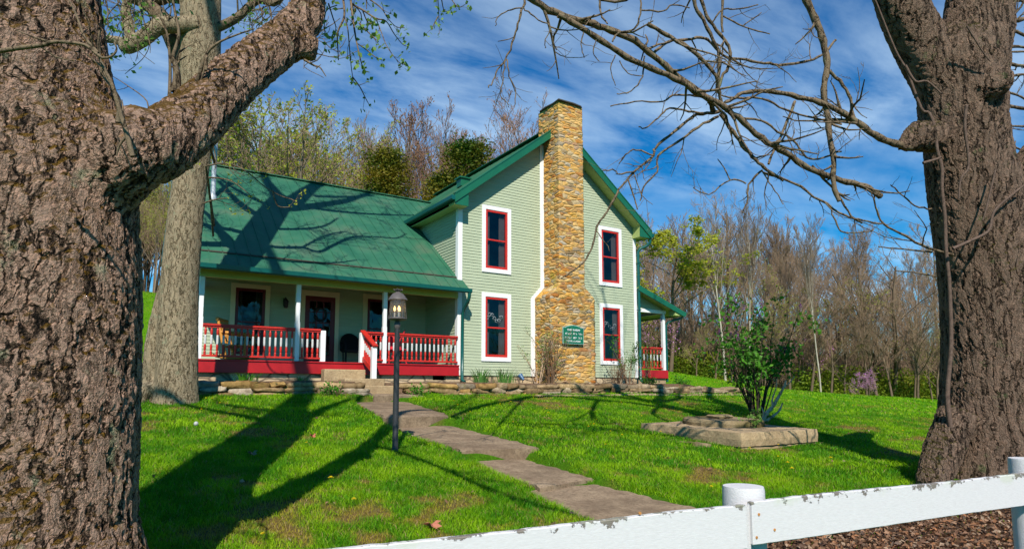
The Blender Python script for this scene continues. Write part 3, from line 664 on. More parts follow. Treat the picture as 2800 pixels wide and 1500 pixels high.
    mb = MB(); mb.bar((-2.76, -.02, .815), (-2.74, -.90, .375), .13, .045); mb.bar((-2.76, -.11, .10), (-2.74, -.75, -.22), .06, .12); mb.build('stair_rail', M['railred'], H, .004)
    for i in range(5):
        t = (i+.6)/5.4; y = -.11-.63*t; zt = .77-.40*(-y-.02)/.88-.05; zb = .15-.33*(-y-.11)/.64
        b = MB(); b.lathe((-2.75, y, zb), [(.024, 0), (.026, .12), (.02, .2)], 8, 0); b.lathe((-2.75, y, zb+.2), [(.022, 0), (.026, .08), (.022, .17)], 8, 1); b.lathe((-2.75, y, zb+.37), [(.02, 0), (.027, .08), (.02, zt-zb-.37)], 8, 0); b.build('baluster', [M['railred'], M['balwhite']], H)
    # door and porch windows
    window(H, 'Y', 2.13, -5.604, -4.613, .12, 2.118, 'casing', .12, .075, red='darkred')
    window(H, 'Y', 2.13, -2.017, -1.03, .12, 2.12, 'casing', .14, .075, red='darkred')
    mb = MB(); mb.box((-3.79, 2.09, 0), (-3.68, 2.128, 2.06)); mb.box((-2.83, 2.09, 0), (-2.72, 2.128, 2.06)); mb.box((-3.79, 2.085, 1.93), (-2.72, 2.128, 2.08)); d = mb.build('door_casing', M['casing'], H)
    mb = MB(); x0, x1 = -3.68, -2.83; mb.box((x0, 2.11, 0), (x0+.13, 2.15, 1.93)); mb.box((x1-.13, 2.11, 0), (x1, 2.15, 1.93)); mb.box((x0+.13, 2.11, 1.79), (x1-.13, 2.15, 1.93)); mb.box((x0+.13, 2.11, 0), (x1-.13, 2.15, .27))
    for k in (1, 2): u = x0+.13+(x1-x0-.26)*k/3; mb.box((u-.014, 2.115, .27), (u+.014, 2.145, 1.79))
    for k in (1, 2, 3, 4): z = .27+1.52*k/5; mb.box((x0+.13, 2.117, z-.014), (x1-.13, 2.143, z+.014))
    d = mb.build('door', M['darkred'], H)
    link('pane', mesh_np('pane', [(x0+.13, 2.131, .27), (x1-.13, 2.131, .27), (x1-.13, 2.131, 1.79), (x0+.13, 2.131, 1.79)], [(0, 1, 2, 3)], None, [M['glass']]), d)
    mb = MB(); mb.lathe((x0+.07, 2.10, .95), [(.012, -.02), (.028, -.01), (.028, .015), (.012, .025)], 10); mb.build('handle', M['iron'], d)
    # wreath hanging inside the door glass
    mb = MB(); mb.tube([(-3.25+.17*math.cos(a), 2.108, 1.42+.17*math.sin(a)) for a in np.linspace(0, 2*PI, 17)], .035, 6); mb.build('wreath', M['black'], d)
    # wall lantern on the porch
    mb = MB(); mb.box((-4.27, 2.09, 1.60), (-4.19, 2.115, 1.80)); mb.tube([(-4.23, 2.1, 1.78), (-4.23, 2.0, 1.82), (-4.23, 1.97, 1.77)], .012, 6); mb.lathe((-4.23, 1.97, 1.52), [(.035, 0), (.06, .03), (.07, .17), (.085, .18), (.03, .25), (.01, .28)], 8); mb.build('wall_lantern', M['black'], H)
    # stove pipe on the wing roof
    mb = MB(); px, py = -6.08, 2.66; zb = WS0+WSS*py; mb.lathe((px, py, zb-.1), [(.10, 0), (.10, .14), (.062, .20), (.062, 1.42), (.066, 1.43), (.066, 1.47), (.062, 1.48), (.062, 1.92)], 12); mb.build('stove_pipe', M['galv'], H)
    mb = MB(); mb.lathe((px, py, zb-.1), [(.03, 1.90), (.115, 1.95), (.12, 2.02), (.02, 2.10)], 12); mb.build('stove_pipe_cap', M['black'], H)
    mb = MB(); vx, vy = 1.2, 1.9; vz = roofz(vx); mb.box((vx-.2, vy-.15, vz-.1), (vx+.12, vy+.15, vz+.16)); mb.box((vx-.26, vy-.2, vz+.16), (vx+.16, vy+.2, vz+.20)); mb.build('roof_vent', M['greentrim'], H)
    # steps
    mb = MB(); mb.box((-3.83, -.42, -.6), (-2.80, -.128, -.19)); mb.box((-3.50, -.95, -.9), (-2.50, -.42, -.42)); mb.box((-3.40, -1.30, -1.0), (-2.36, -.95, -.59))
    mb.build('concrete_steps', M['concrete'], H, .015)
    # chimney
    def shaft(zs): pass
    mb = MB(); prof = [(-1.0, 2.62, 4.30), (2.08, 2.62, 4.30), (2.42, 2.97, 3.92), (8.10, 2.98, 3.90)]
    lv = []
    for (za, a, b), (zb_, a2, b2) in zip(prof, prof[1:]):
        n = max(2, int((zb_-za)/.035))
        for k in range(n): t = k/n; lv.append((za+(zb_-za)*t, a+(a2-a)*t, b+(b2-b)*t))
    lv.append(prof[-1]); ny, nx = 24, 34; yf, yb = -.82, .25; vs = []; fs = []; ring = 0
    for z, a, b in lv:
        row = [(a, yb+(yf-yb)*i/ny, z) for i in range(ny)]+[(a+(b-a)*i/nx, yf, z) for i in range(nx)]+[(b, yf+(yb-yf)*i/ny, z) for i in range(ny)]+[(b+(a-b)*i/nx, yb, z) for i in range(nx)]
        ring = len(row); vs += row
    for i in range(len(lv)-1):
        for j in range(ring): j2 = (j+1) % ring; fs.append((i*ring+j, i*ring+j2, (i+1)*ring+j2, (i+1)*ring+j))
    mb.add(vs, fs, 0, True); ch = mb.build('chimney', M['chimstone'], H)
    mb = MB(); r = random.Random(5)
    pts = []; 
    for k in range(14):
        t = k/14*4; s_, u = int(t), t % 1; cx = [(2.92, -.90), (3.97, -.90), (3.97, .3), (2.92, .3)]; a, b = cx[s_], cx[(s_+1) % 4]
        pts.append((a[0]+(b[0]-a[0])*u+r.uniform(-.02, .02), a[1]+(b[1]-a[1])*u+r.uniform(-.02, .02), 8.10+r.uniform(-.012, .012)))
    mb.prism(pts, (0, 0, .05)); mb.build('cap', M['cuts'], ch, .01)
    # side porch at the right
    y0 = .25; X0, X1 = 6.83, 8.45
    mb = MB(); mb.box((X0, y0-.05, -.28), (X1, y0, .0)); mb.box((X1, y0-.05, -.28), (X1+.05, 6, .0)); mb.build('deck_skirt', M['red'], H, .004)
    mb = MB(); mb.box((X0, y0, -.03), (X1, 6, -.004)); mb.build('porch_floor', M['floorgrey'], H)
    mb = MB(); mb.box((X0+.03, y0+.02, -.9), (X1-.02, y0+.2, -.275)); mb.build('foundation', M['concrete'], H)
    mb = MB(); w = .055; mb.box((X1-.13, y0-.02, 0), (X1-.02, y0+.09, 2.0)); mb.build('porch_post', M['white'], H, .005)
    mb = MB(); mb.box((X1-.13, 5.8, 0), (X1-.02, 5.91, 2.0)); mb.build('porch_post', M['white'], H, .005)
    mb = MB(); mb.box((X0, y0-.03, 2.0), (X1+.02, y0+.06, 2.12)); mb.box((X1-.10, y0+.06, 2.0), (X1, 6, 2.12)); mb.build('porch_beam', M['white'], H, .004)
    mb = MB(); clap(mb, 'Y', y0+.0, -1, 2.12, 2.72, lambda z: (X0, X0+max(.0, (2.70-z)/.36))); mb.build('gable_wall', M['siding'], H)
    za, zb_ = 2.84, 2.06; xe = 9.02
    mb = MB(); mb.prism([(X0, y0-.38, za), (xe, y0-.38, zb_), (xe, y0-.38, zb_-.06), (X0, y0-.38, za-.06)], (0, 6.4, 0)); mb.build('side_porch_roof', M['roof'], H)
    mb = MB(); mb.prism([(X0, y0-.41, za+.02), (xe, y0-.41, zb_+.02), (xe, y0-.41, zb_-.16), (X0, y0-.41, za-.18)], (0, .028, 0)); mb.prism([(xe, y0-.41, zb_), (xe+.09, y0-.41, zb_+.0), (xe+.08, y0-.41, zb_-.12), (xe, y0-.41, zb_-.12)], (0, 6.4, 0)); mb.build('rake_board', M['greentrim'], H)
    mb = MB(); mb.prism([(X0, y0-.379, za-.065), (xe-.02, y0-.379, zb_-.065), (xe-.02, y0-.379, zb_-.085), (X0, y0-.379, za-.085)], (0, 6.3, 0)); mb.prism([(xe-.45, y0-.37, zb_-.13), (xe-.02, y0-.37, zb_-.13), (xe-.02, y0-.37, zb_-.1), (xe-.45, y0-.37, zb_+.05)], (0, .3, 0)); mb.build('soffit', M['soffit'], H)
    mb = MB(); mb.tube([(xe+.02, y0-.3, zb_-.1), (xe-.04, y0-.28, zb_-.2), (X1+.14, y0-.02, zb_-.33), (X1+.06, y0+.02, zb_-.45), (X1+.06, y0+.02, .3), (X1+.06, y0+.02, -.4)], .042, 8); mb.build('downspout', M['gutter'], H)
    rail(X0+.02, X1-.15, 9, y0+.03)
def window(H, ax, c, x0, x1, z0, z1, cas, tw, fw, curtain=False, red='railred'):
    f = -1
    mb = MB(); y = lambda o: c+f*o
    def bx(a, b, za, zb, o0, o1): mb.box((a, min(y(o0), y(o1)), za), (b, max(y(o0), y(o1)), zb))
    bx(x0, x0+tw, z0, z1, .003, .040); bx(x1-tw, x1, z0, z1, .003, .040); bx(x0+tw, x1-tw, z1-tw, z1, .003, .042); bx(x0+tw, x1-tw, z0, z0+tw, .003, .042)
    w = mb.build('window', M[cas], H, .004)
    a, b, za, zb = x0+tw, x1-tw, z0+tw, z1-tw; zm = (za+zb)/2-.02
    mb = MB()
    def bx(a, b, za, zb, o0, o1): mb.box((a, min(y(o0), y(o1)), za), (b, max(y(o0), y(o1)), zb))
    bx(a, a+fw, za, zb, -.05, .026); bx(b-fw, b, za, zb, -.05, .026); bx(a+fw, b-fw, zb-fw, zb, -.05, .026); bx(a+fw, b-fw, za, za+fw*1.15, -.05, .026); bx(a+fw, b-fw, zm-.022, zm+.022, -.05, .020)
    mb.build('sash', M[red], w, .003)
    for p, q in ((za+fw, zm), (zm, zb-fw)):
        me = mesh_np('pane', [(a+fw*.9, y(-.003), p), (b-fw*.9, y(-.003), p), (b-fw*.9, y(-.003), q), (a+fw*.9, y(-.003), q)], [(0, 1, 2, 3)], None, [M['glass']]); link('pane', me, w)
    mb = MB(); n = 24
    for s0, s1 in (((a+.01), a+.20), ((b-.24), b-.01)):
        vs = []; fs = []
        for i in range(n+1): u = s0+(s1-s0)*i/n; yy = c+.09+.022*math.sin(i*1.4); vs += [(u, yy, za), (u, yy, zb)]
        for i in range(n): fs.append((2*i, 2*i+2, 2*i+3, 2*i+1))
        mb.add(vs, fs, 0, True)
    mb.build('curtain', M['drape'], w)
    if curtain:      # lace swag hung in the upper sash
        mb = MB(); r = random.Random(int(x0*10)); m0 = (a+b)/2
        for k in range(7):
            p0 = np.array([a+fw+.04+k*(b-a-2*fw-.08)/7, c+.03, zm+.30+.10*math.sin(k*1.1)]); pts = [p0+np.array([.05*math.cos(t), 0, .045*math.sin(t)])*(1+.2*math.sin(3*t+k)) for t in np.linspace(0, 5.6, 9)]
            mb.tube(pts, .010, 4)
        mb.build('lace_swag', M['curtain'], w)
BAL = []
build_house()

# ------------------------------------------------------------------ sign on the chimney
def text_mesh(parent, name, s, loc, size, mat, width=None):
    cu = bpy.data.curves.new(name, 'FONT'); cu.body = s; cu.size = size; cu.align_x = 'CENTER'; cu.align_y = 'CENTER'; cu.extrude = .003; cu.offset = size*.02
    o = bpy.data.objects.new(name, cu); COL.objects.link(o); bpy.context.view_layer.update()
    me = bpy.data.meshes.new_from_object(o.evaluated_get(bpy.context.evaluated_depsgraph_get())); bpy.data.objects.remove(o)
    n = len(me.vertices); a = np.zeros(n*3); me.vertices.foreach_get('co', a); a = a.reshape(-1, 3)
    if width: a[:, 0] *= width/(a[:, 0].max()-a[:, 0].min())
    v = np.c_[a[:, 0]+loc[0], loc[1]-a[:, 2], a[:, 1]+loc[2]]; me.vertices.foreach_set('co', v.ravel()); me.materials.clear(); me.materials.append(mat); me.update()
    return link(name, me, parent)
def build_sign():
    a = CAM+ray(1538.5, 893.0)*((-.90-CAM[1])/ray(1538.5, 893)[1]); b = CAM+ray(1596, 941)*((-.90-CAM[1])/ray(1596, 941)[1])
    x0, x1, z1, z0 = a[0], b[0], a[2], b[2]-.005; xm = (x0+x1)/2; sg = empty('sign', (xm, -.9, z0), 'small green wooden sign with white lettering hung on the stone chimney', 'sign')
    def outline(e, y, d):
        w = x1-x0; p = [(x0+e, z0+e), (x1-e, z0+e), (x1-e, z1-e*.8)]
        for k in range(9): t = k/8; p.append((x1-.07-e-(w-.14-2*e)*t, z1-e+.075*math.sin(PI*t)**.8+ (0)))
        p.append((x0+e, z1-e*.8)); mb.prism([(x, y, z) for x, z in p], (0, d, 0))
    mb = MB(); outline(0, -.905, .02); mb.build('border', M['signedge'], sg)
    mb = MB(); outline(.018, -.912, .008); mb.build('panel', M['signgreen'], sg)
    h = z1-z0; zt = [z0+h*.84, z0+h*.62, z0+h*.38, z0+h*.18]
    text_mesh(sg, 'lettering', 'THE FARM', (xm, -.915, zt[0]), .075, M['white'], (x1-x0)*.62)
    r = random.Random(4)
    for z, n, wd, hh in ((zt[1], 13, .82, .048), (zt[2], 13, .80, .048), (zt[3], 12, .68, .048)):      # rows too small to read in the photograph: strokes only
        mb = MB(); W_ = (x1-x0)*wd
        for k in range(n):
            if k in (5, 9) and n == 13: continue
            u = xm-W_/2+W_*(k+.5)/n; s_ = W_/n*.36
            for q in range(3):
                c_ = r.choice('|-/'); 
                if c_ == '|': dx = r.choice((-s_, s_, 0)); mb.box((u+dx-.004, -.9165-q*.0003, z-hh/2), (u+dx+.004, -.912, z+hh/2))
                else: dz = r.choice((-hh/2, 0, hh/2))*.85; mb.box((u-s_, -.9165-q*.0003-.0001, z+dz-.004), (u+s_, -.912, z+dz+.004))
        mb.build('lettering', M['white'], sg)
build_sign()
print('house done')

# ------------------------------------------------------------------ near trees
def XZ(lat, d, z=None): return CAM+np.array([RT[0], RT[1], 0])*lat+np.array([math.sin(YAW), math.cos(YAW), 0])*d+np.array([0, 0, 0 if z is None else z-CAM[2]])
def lawn_hit(x, y):
    lo, hi = 1, 60; r = ray(x, y)
    for _ in range(50):
        m = (lo+hi)/2; p = CAM+r*m; z = -.77+.12824*min(0, p[1]+1.5)
        if p[2] > z: lo = m
        else: hi = m
    return CAM+r*lo
def sunpt(q, d):
    """point on the sun ray that ends at q, at depth d from the camera: where a limb must be to shade q"""
    s = SUN; fh = FW; t = ((q-CAM)@fh-d)/(s@fh); return q-s*t
def fuse(name, tubes, voxel, mat, parent, smooth=6):
    """tubes joined into one closed skin"""
    V = []; F = []; b = 0; F3 = []
    for pts, rad, n in tubes:
        p, r = smooth_path(pts, rad, 5); v, f = tube_np([p], [r], n); k = len(p)
        V.append(v); F.append(f+b); c0 = b+len(v); V.append(np.array([p[0], p[-1]]))
        F3 += [(b+(i+1) % n, b+i, c0) for i in range(n)]+[(b+(k-1)*n+i, b+(k-1)*n+(i+1) % n, c0+1) for i in range(n)]; b = c0+2
    me = mesh_np(name, np.concatenate(V), np.concatenate(F), np.array(F3))
    o = bpy.data.objects.new(name, me); COL.objects.link(o)
    m = o.modifiers.new('r', 'REMESH'); m.mode = 'VOXEL'; m.voxel_size = voxel; m.use_smooth_shade = True
    m = o.modifiers.new('s', 'SMOOTH'); m.factor = .5; m.iterations = smooth
    bpy.context.view_layer.update()
    me2 = bpy.data.meshes.new_from_object(o.evaluated_get(bpy.context.evaluated_depsgraph_get())); bpy.data.objects.remove(o)
    me2.name = name; me2.materials.clear(); me2.materials.append(mat); print(name, len(me2.polygons))
    return link(name, me2, parent)
def twigs(paths, rads, starts, r, levels=2, length=.6, dens=3.0, droop=-.2, ang=.9, minr=.0022, nseg=5):
    """adds side shoots to each start path (index list), recursively"""
    out = list(starts); front = list(starts)
    for lv in range(levels):
        new = []
        for idx in front:
            p = paths[idx]; R = rads[idx]; Ln = np.linalg.norm(np.diff(p, axis=0), axis=1).sum(); n = int(Ln*dens*(1.6**lv)+r.random())
            for _ in range(n):
                t = .12+.86*r.random(); k = min(len(p)-2, int(t*(len(p)-1))); f = t*(len(p)-1)-k; a = p[k]*(1-f)+p[k+1]*f; d = p[k+1]-p[k]; d /= np.linalg.norm(d)+1e-9
                q = np.array([r.gauss(0, 1), r.gauss(0, 1), r.gauss(0, 1)+droop]); q -= q@d*d; q /= np.linalg.norm(q)+1e-9
                v = d*math.cos(ang)+q*math.sin(ang); L_ = length*(.55**lv)*(.45+r.random()*.9)*(1-.45*t); r0 = max(minr, min(R[k]*.55, .016*(.55**lv)+.003))
                pts = [a]; 
                for s in range(nseg):
                    v = v+np.array([r.gauss(0, .15), r.gauss(0, .15), r.gauss(0, .15)+.07]); v /= np.linalg.norm(v); pts.append(pts[-1]+v*L_/nseg)
                paths.append(np.array(pts)); rads.append(np.linspace(r0, max(minr*.7, r0*.35), nseg+1)); new.append(len(paths)-1)
        front = new; out += new
    return out
def leafquads(P0, size, rs, flat=0.):
    """small randomly turned leaves at points P0"""
    n = len(P0); a = rs.normal(size=(n, 3)); a /= np.linalg.norm(a, axis=1, keepdims=True); b = rs.normal(size=(n, 3)); b -= (a*b).sum(1, keepdims=True)*a; b /= np.linalg.norm(b, axis=1, keepdims=True)
    s = (size*(.6+.8*rs.random(n)))[:, None]; w = s*.32
    V = np.stack([P0-a*s*.5, P0+b*w, P0+a*s*.5, P0-b*w], 1).reshape(-1, 3); F = np.arange(4*n).reshape(n, 4); return V, F
def branch_obj(name, parent, paths, rads, mat, sides=6, leaves=None, leafmat=None, lsize=.03):
    V, F = tube_np(paths, rads, sides); mi = np.zeros(len(F), int); mats = [mat]
    if leaves is not None and len(leaves):
        v2, f2 = leafquads(np.array(leaves), lsize, RN); F = np.concatenate([F, f2+len(V)]); V = np.concatenate([V, v2]); mi = np.concatenate([mi, np.ones(len(f2), int)]); mats.append(leafmat)
    return link(name, mesh_np(name, V, F, None, mats, mi, True), parent)

def build_left_tree():
    base = np.array([-8.75, -11.45, hz(-8.75, -11.45)]); t = empty('mossy_tree', base, 'huge mossy tree with pinkish flaking bark in the left foreground, thick limb reaching up right', 'tree')
    ax = lambda z: np.array([-8.75+float(np.interp(z, [-1, 0, 1.2, 2.2, 4.5, 6.4], [0, 0, -.20, -.30, -.37, -.72])), -11.45, z])
    trunk = ([base+(0, 0, -.3), base+(0, 0, .15), ax(-1.4), ax(-.4), ax(.4), ax(1.2), ax(2.2), ax(3.4), ax(4.6), (-9.3, -11.35, 6.4)], [.90, .74, .60, .565, .57, .51, .465, .46, .47, .40], 28)
    limb = [ax(.15)+(.12, .12, 0), P(330, 420, 3.55), P(430, 400, 3.72), P(545, 312, 4.05), P(655, 206, 4.37), P(775, 112, 4.85), P(836, 40, 5.12), P(848, -60, 5.25), P(880, -230, 5.4)]
    lr = [.25, .235, .20, .180, .165, .16, .145, .12, .10]
    knob = ([P(800, 120, 4.88), P(868, 136, 4.92)], [.12, .085], 14)
    left = ([ax(1.3), (-9.3, -11.6, 1.75), (-9.8, -11.9, 2.5), (-10.3, -12.1, 3.6)], [.36, .30, .26, .22], 16)
    fuse('trunk', [trunk, (limb, lr, 20), knob], .026, M['barkL'], t, 5)
    # crown above the frame: limbs found from the shadow they throw on the lawn
    sp_ = lambda x, y, d=None: sunback(lawn_hit(x, y), np.array([-8.9, -11.5, 0]))
    def sunback(q, T):
        n = np.array([SUN[0], SUN[1], 0]); k = ((q-T)@n)/(SUN@n); return q-SUN*k
    paths = []; rads = []
    def ad(pts, rad): p, r = smooth_path(pts, rad, 4); paths.append(p); rads.append(r); return len(paths)-1
    I = []
    I.append(ad([(-9.3, -11.35, 6.3), (-9.5, -11.3, 7.5), (-9.7, -11.2, 9.5), (-10.2, -10.8, 12), (-11.2, -10.3, 15.5)], [.36, .28, .24, .18, .08]))
    I.append(ad([(-9.2, -11.35, 5.1), sp_(850, 1140), sp_(900, 1112), sp_(960, 1092), sp_(1010, 1078)], [.2, .15, .12, .09, .06]))
    I.append(ad([(-9.2, -11.35, 5.4), sp_(650, 1133), sp_(560, 1118), sp_(480, 1103), sp_(420, 1095)], [.14, .09, .07, .055, .04]))
    I.append(ad([(-9.5, -11.3, 6.7), sp_(650, 1113), sp_(590, 1100), sp_(620, 1085)], [.1, .06, .04, .03]))
    I.append(ad([(-9.05, -11.3, 3.8), sp_(600, 1228), sp_(532, 1247)], [.09, .06, .03]))
    Lm = [P(880, -230, 5.4), sunpt(lawn_hit(1100, 1130), 5.5), sunpt(lawn_hit(1170, 1120), 5.6), sunpt(lawn_hit(1231, 1117), 5.8), sunpt(lawn_hit(1310, 1075), 6.1)]
    I.append(ad(Lm, [.13, .10, .07, .045, .03])); I.append(ad([Lm[3], sunpt(lawn_hit(1330, 1112), 5.9), sunpt(lawn_hit(1375, 1085), 6.1)], [.035, .025, .015]))
    I.append(ad([P(838, 0, 5.18), P(870, -160, 4.9), sunpt(lawn_hit(1075, 1236), 4.3), sunpt(lawn_hit(1150, 1262), 3.8), sunpt(lawn_hit(1236, 1294), 3.3), sunpt(lawn_hit(1355, 1343), 2.7), sunpt(lawn_hit(1455, 1378), 2.2), sunpt(lawn_hit(1604, 1423), 1.6)], [.08, .065, .05, .045, .042, .038, .03, .022]))
    tw = twigs(paths, rads, I, random.Random(2), 2, 1.3, 1.3, 0, .9, .004)
    branch_obj('branch', t, paths, rads, M['barktwig'], 7)
    # leafy twigs hanging from the limb, top centre
    c = lambda x, y: (850+x/3.943, y/3.943)
    lines = [[(430, -260), (430, 0), (470, 60), (560, 110), (700, 200), (810, 230), (900, 370), (990, 480), (1040, 500)], [(700, 200), (760, 350), (810, 480), (880, 590), (960, 680), (1020, 700)],
             [(430, 0), (460, 250), (490, 440), (530, 620), (560, 740)], [(350, 0), (360, 180), (290, 350), (290, 520), (300, 650)], [(370, 200), (400, 330), (420, 560), (440, 760), (465, 900)], [(450, 830), (530, 940), (590, 1060), (640, 1150)],
             [(190, 40), (240, 200), (270, 300), (250, 400)], [(500, 470), (600, 540), (700, 620), (770, 650)], [(520, 250), (640, 370), (730, 450)], [(640, 0), (760, 90), (830, 200), (920, 290), (1010, 300)], [(600, 0), (600, 100)],
             [(560, 120), (620, 250), (690, 240)], [(1370, -80), (1370, 0), (1380, 180), (1385, 370)], [(1410, 0), (1440, 120), (1510, 110)], [(1370, 180), (1320, 280), (1310, 320)], [(1520, 0), (1590, 80), (1680, 40)], [(280, 60), (160, 130), (150, 390)], [(430, 0), (300, -60), (170, -40)], [(430, 20), (540, 150), (530, 280)]]
    paths = []; rads = []; I = []; r = random.Random(9)
    for k, l in enumerate(lines):
        d = 5.6+.4*math.sin(k*2.1)+(1.0 if l[0][0] > 1200 else 0); p = [P(*c(x, y), d+.15*math.sin(i+k)) for i, (x, y) in enumerate(l)]
        rr = .011 if k in (0, 2, 3) else .0065; I.append(ad(p, list(np.linspace(rr, .003, len(p)))))
    ad([P(880, -230, 5.45), P(930, -160, 5.55), P(*c(430, -260), 5.6)], [.03, .022, .012]); ad([P(*c(430, -260), 5.6), P(1100, -120, 6), P(*c(1370, -80), 6.6)], [.02, .016, .01]); ad([P(*c(1370, -80), 6.6), P(*c(1410, 0), 6.6)], [.01, .006]); ad([P(*c(1370, -80), 6.6), P(*c(1520, 0), 6.6)], [.01, .006]); ad([P(*c(430, -260), 5.6), P(*c(640, 0), 5.6)], [.012, .007]); ad([P(*c(430, -260), 5.6), P(*c(350, 0), 5.6)], [.012, .007])
    tw = twigs(paths, rads, I, r, 1, .13, 7, -.6, .9, .0016, 3)
    lv = []
    for i in tw:
        for _ in range(3 if len(paths[i]) < 6 else 7):
            q = paths[i][-1] if r.random() < .6 else paths[i][r.randrange(len(paths[i])//2, len(paths[i]))]; lv.append(q+np.array([r.gauss(0, .02), r.gauss(0, .02), r.gauss(0, .02)]))
    branch_obj('leafy_twigs', t, paths, rads, M['barktwig'], 4, lv, M['leaftwig'], .046)
    # bare shoots round the crotch
    a = lambda x, y: (x/2.76, y/2.76); b = lambda x, y: (x/1.84, y/1.84)
    lines = [([(0, 385), (170, 360), (330, 340), (390, 320), (480, 318), (640, 340), (720, 400), (780, 438), (850, 420), (880, 370), (860, 320)], 2.72, .011, a), ([(390, 320), (250, 280), (130, 230)], 2.74, .006, a), ([(1000, 1180), (960, 1020), (890, 790), (850, 650), (780, 500), (740, 400), (750, 230)], 2.95, .013, a), ([(780, 500), (770, 560), (860, 680)], 3.0, .01, a), ([(740, 400), (640, 280), (570, 100), (500, -40)], 2.9, .008, a),
             ([(960, 1020), (900, 1100), (880, 1180)], 2.95, .008, a), ([(895, 440), (890, 360), (870, 290), (900, 180), (880, 60), (860, -60)], 4.0, .018, b), ([(855, 430), (855, 300), (840, 170), (800, 80), (700, -30)], 4.0, .012, b), ([(960, 495), (1000, 380), (1040, 270), (1100, 215), (1180, 180), (1280, 145)], 4.0, .014, b), ([(1040, 270), (1020, 380), (970, 480)], 4.0, .010, b),
             ([(1530, 300), (1580, 330), (1610, 340), (1640, 385)], 4.8, .010, b), ([(1590, 345), (1615, 325)], 4.8, .006, b), ([(890, 380), (880, 300), (900, 250)], 4.02, .03, b), ([(600, 510), (560, 430), (510, 330), (500, 210)], 3.2, .012, b), ([(740, 510), (640, 430), (560, 380)], 3.8, .005, b)]
    for l, d, rr, fn in lines:
        paths = []; rads = []; p = [P(*fn(x, y), d) for x, y in l]
        if fn is b and d <= 4.1: p = [p[0]+np.array([0, 0, -.11])]+p
        I = [ad(p, list(np.linspace(rr, rr*.3, len(p))))]; twigs(paths, rads, I, r, 1, .22, 3, 0, .8, .002, 4); branch_obj('shoot', t, paths, rads, M['barktwig'], 6)
    # fine hanging shoots with small leaves in the gap between the two trunks
    for k in range(26):
        paths = []; rads = []; lv = []
        x = r.uniform(258, 470) if k < 18 else r.uniform(590, 760); y = r.uniform(-60, 20); L_ = r.uniform(60, 240) if k < 18 else r.uniform(30, 120); p = [P(x+r.uniform(-25, 25)*j*.4, y+L_*j/5, 7.0) for j in range(6)]; J = [ad(p, list(np.linspace(.008, .003, 6)))]
        tw = twigs(paths, rads, J, r, 1, .3, 3, -.5, .8, .002, 3)
        for i in tw:
            for _ in range(4): lv.append(paths[i][r.randrange(1, len(paths[i]))]+np.array([r.gauss(0, .04) for _ in range(3)]))
        branch_obj('leafy_shoot', t, paths, rads, M['barktwig'], 5, lv, M['leaftwig'], .05)

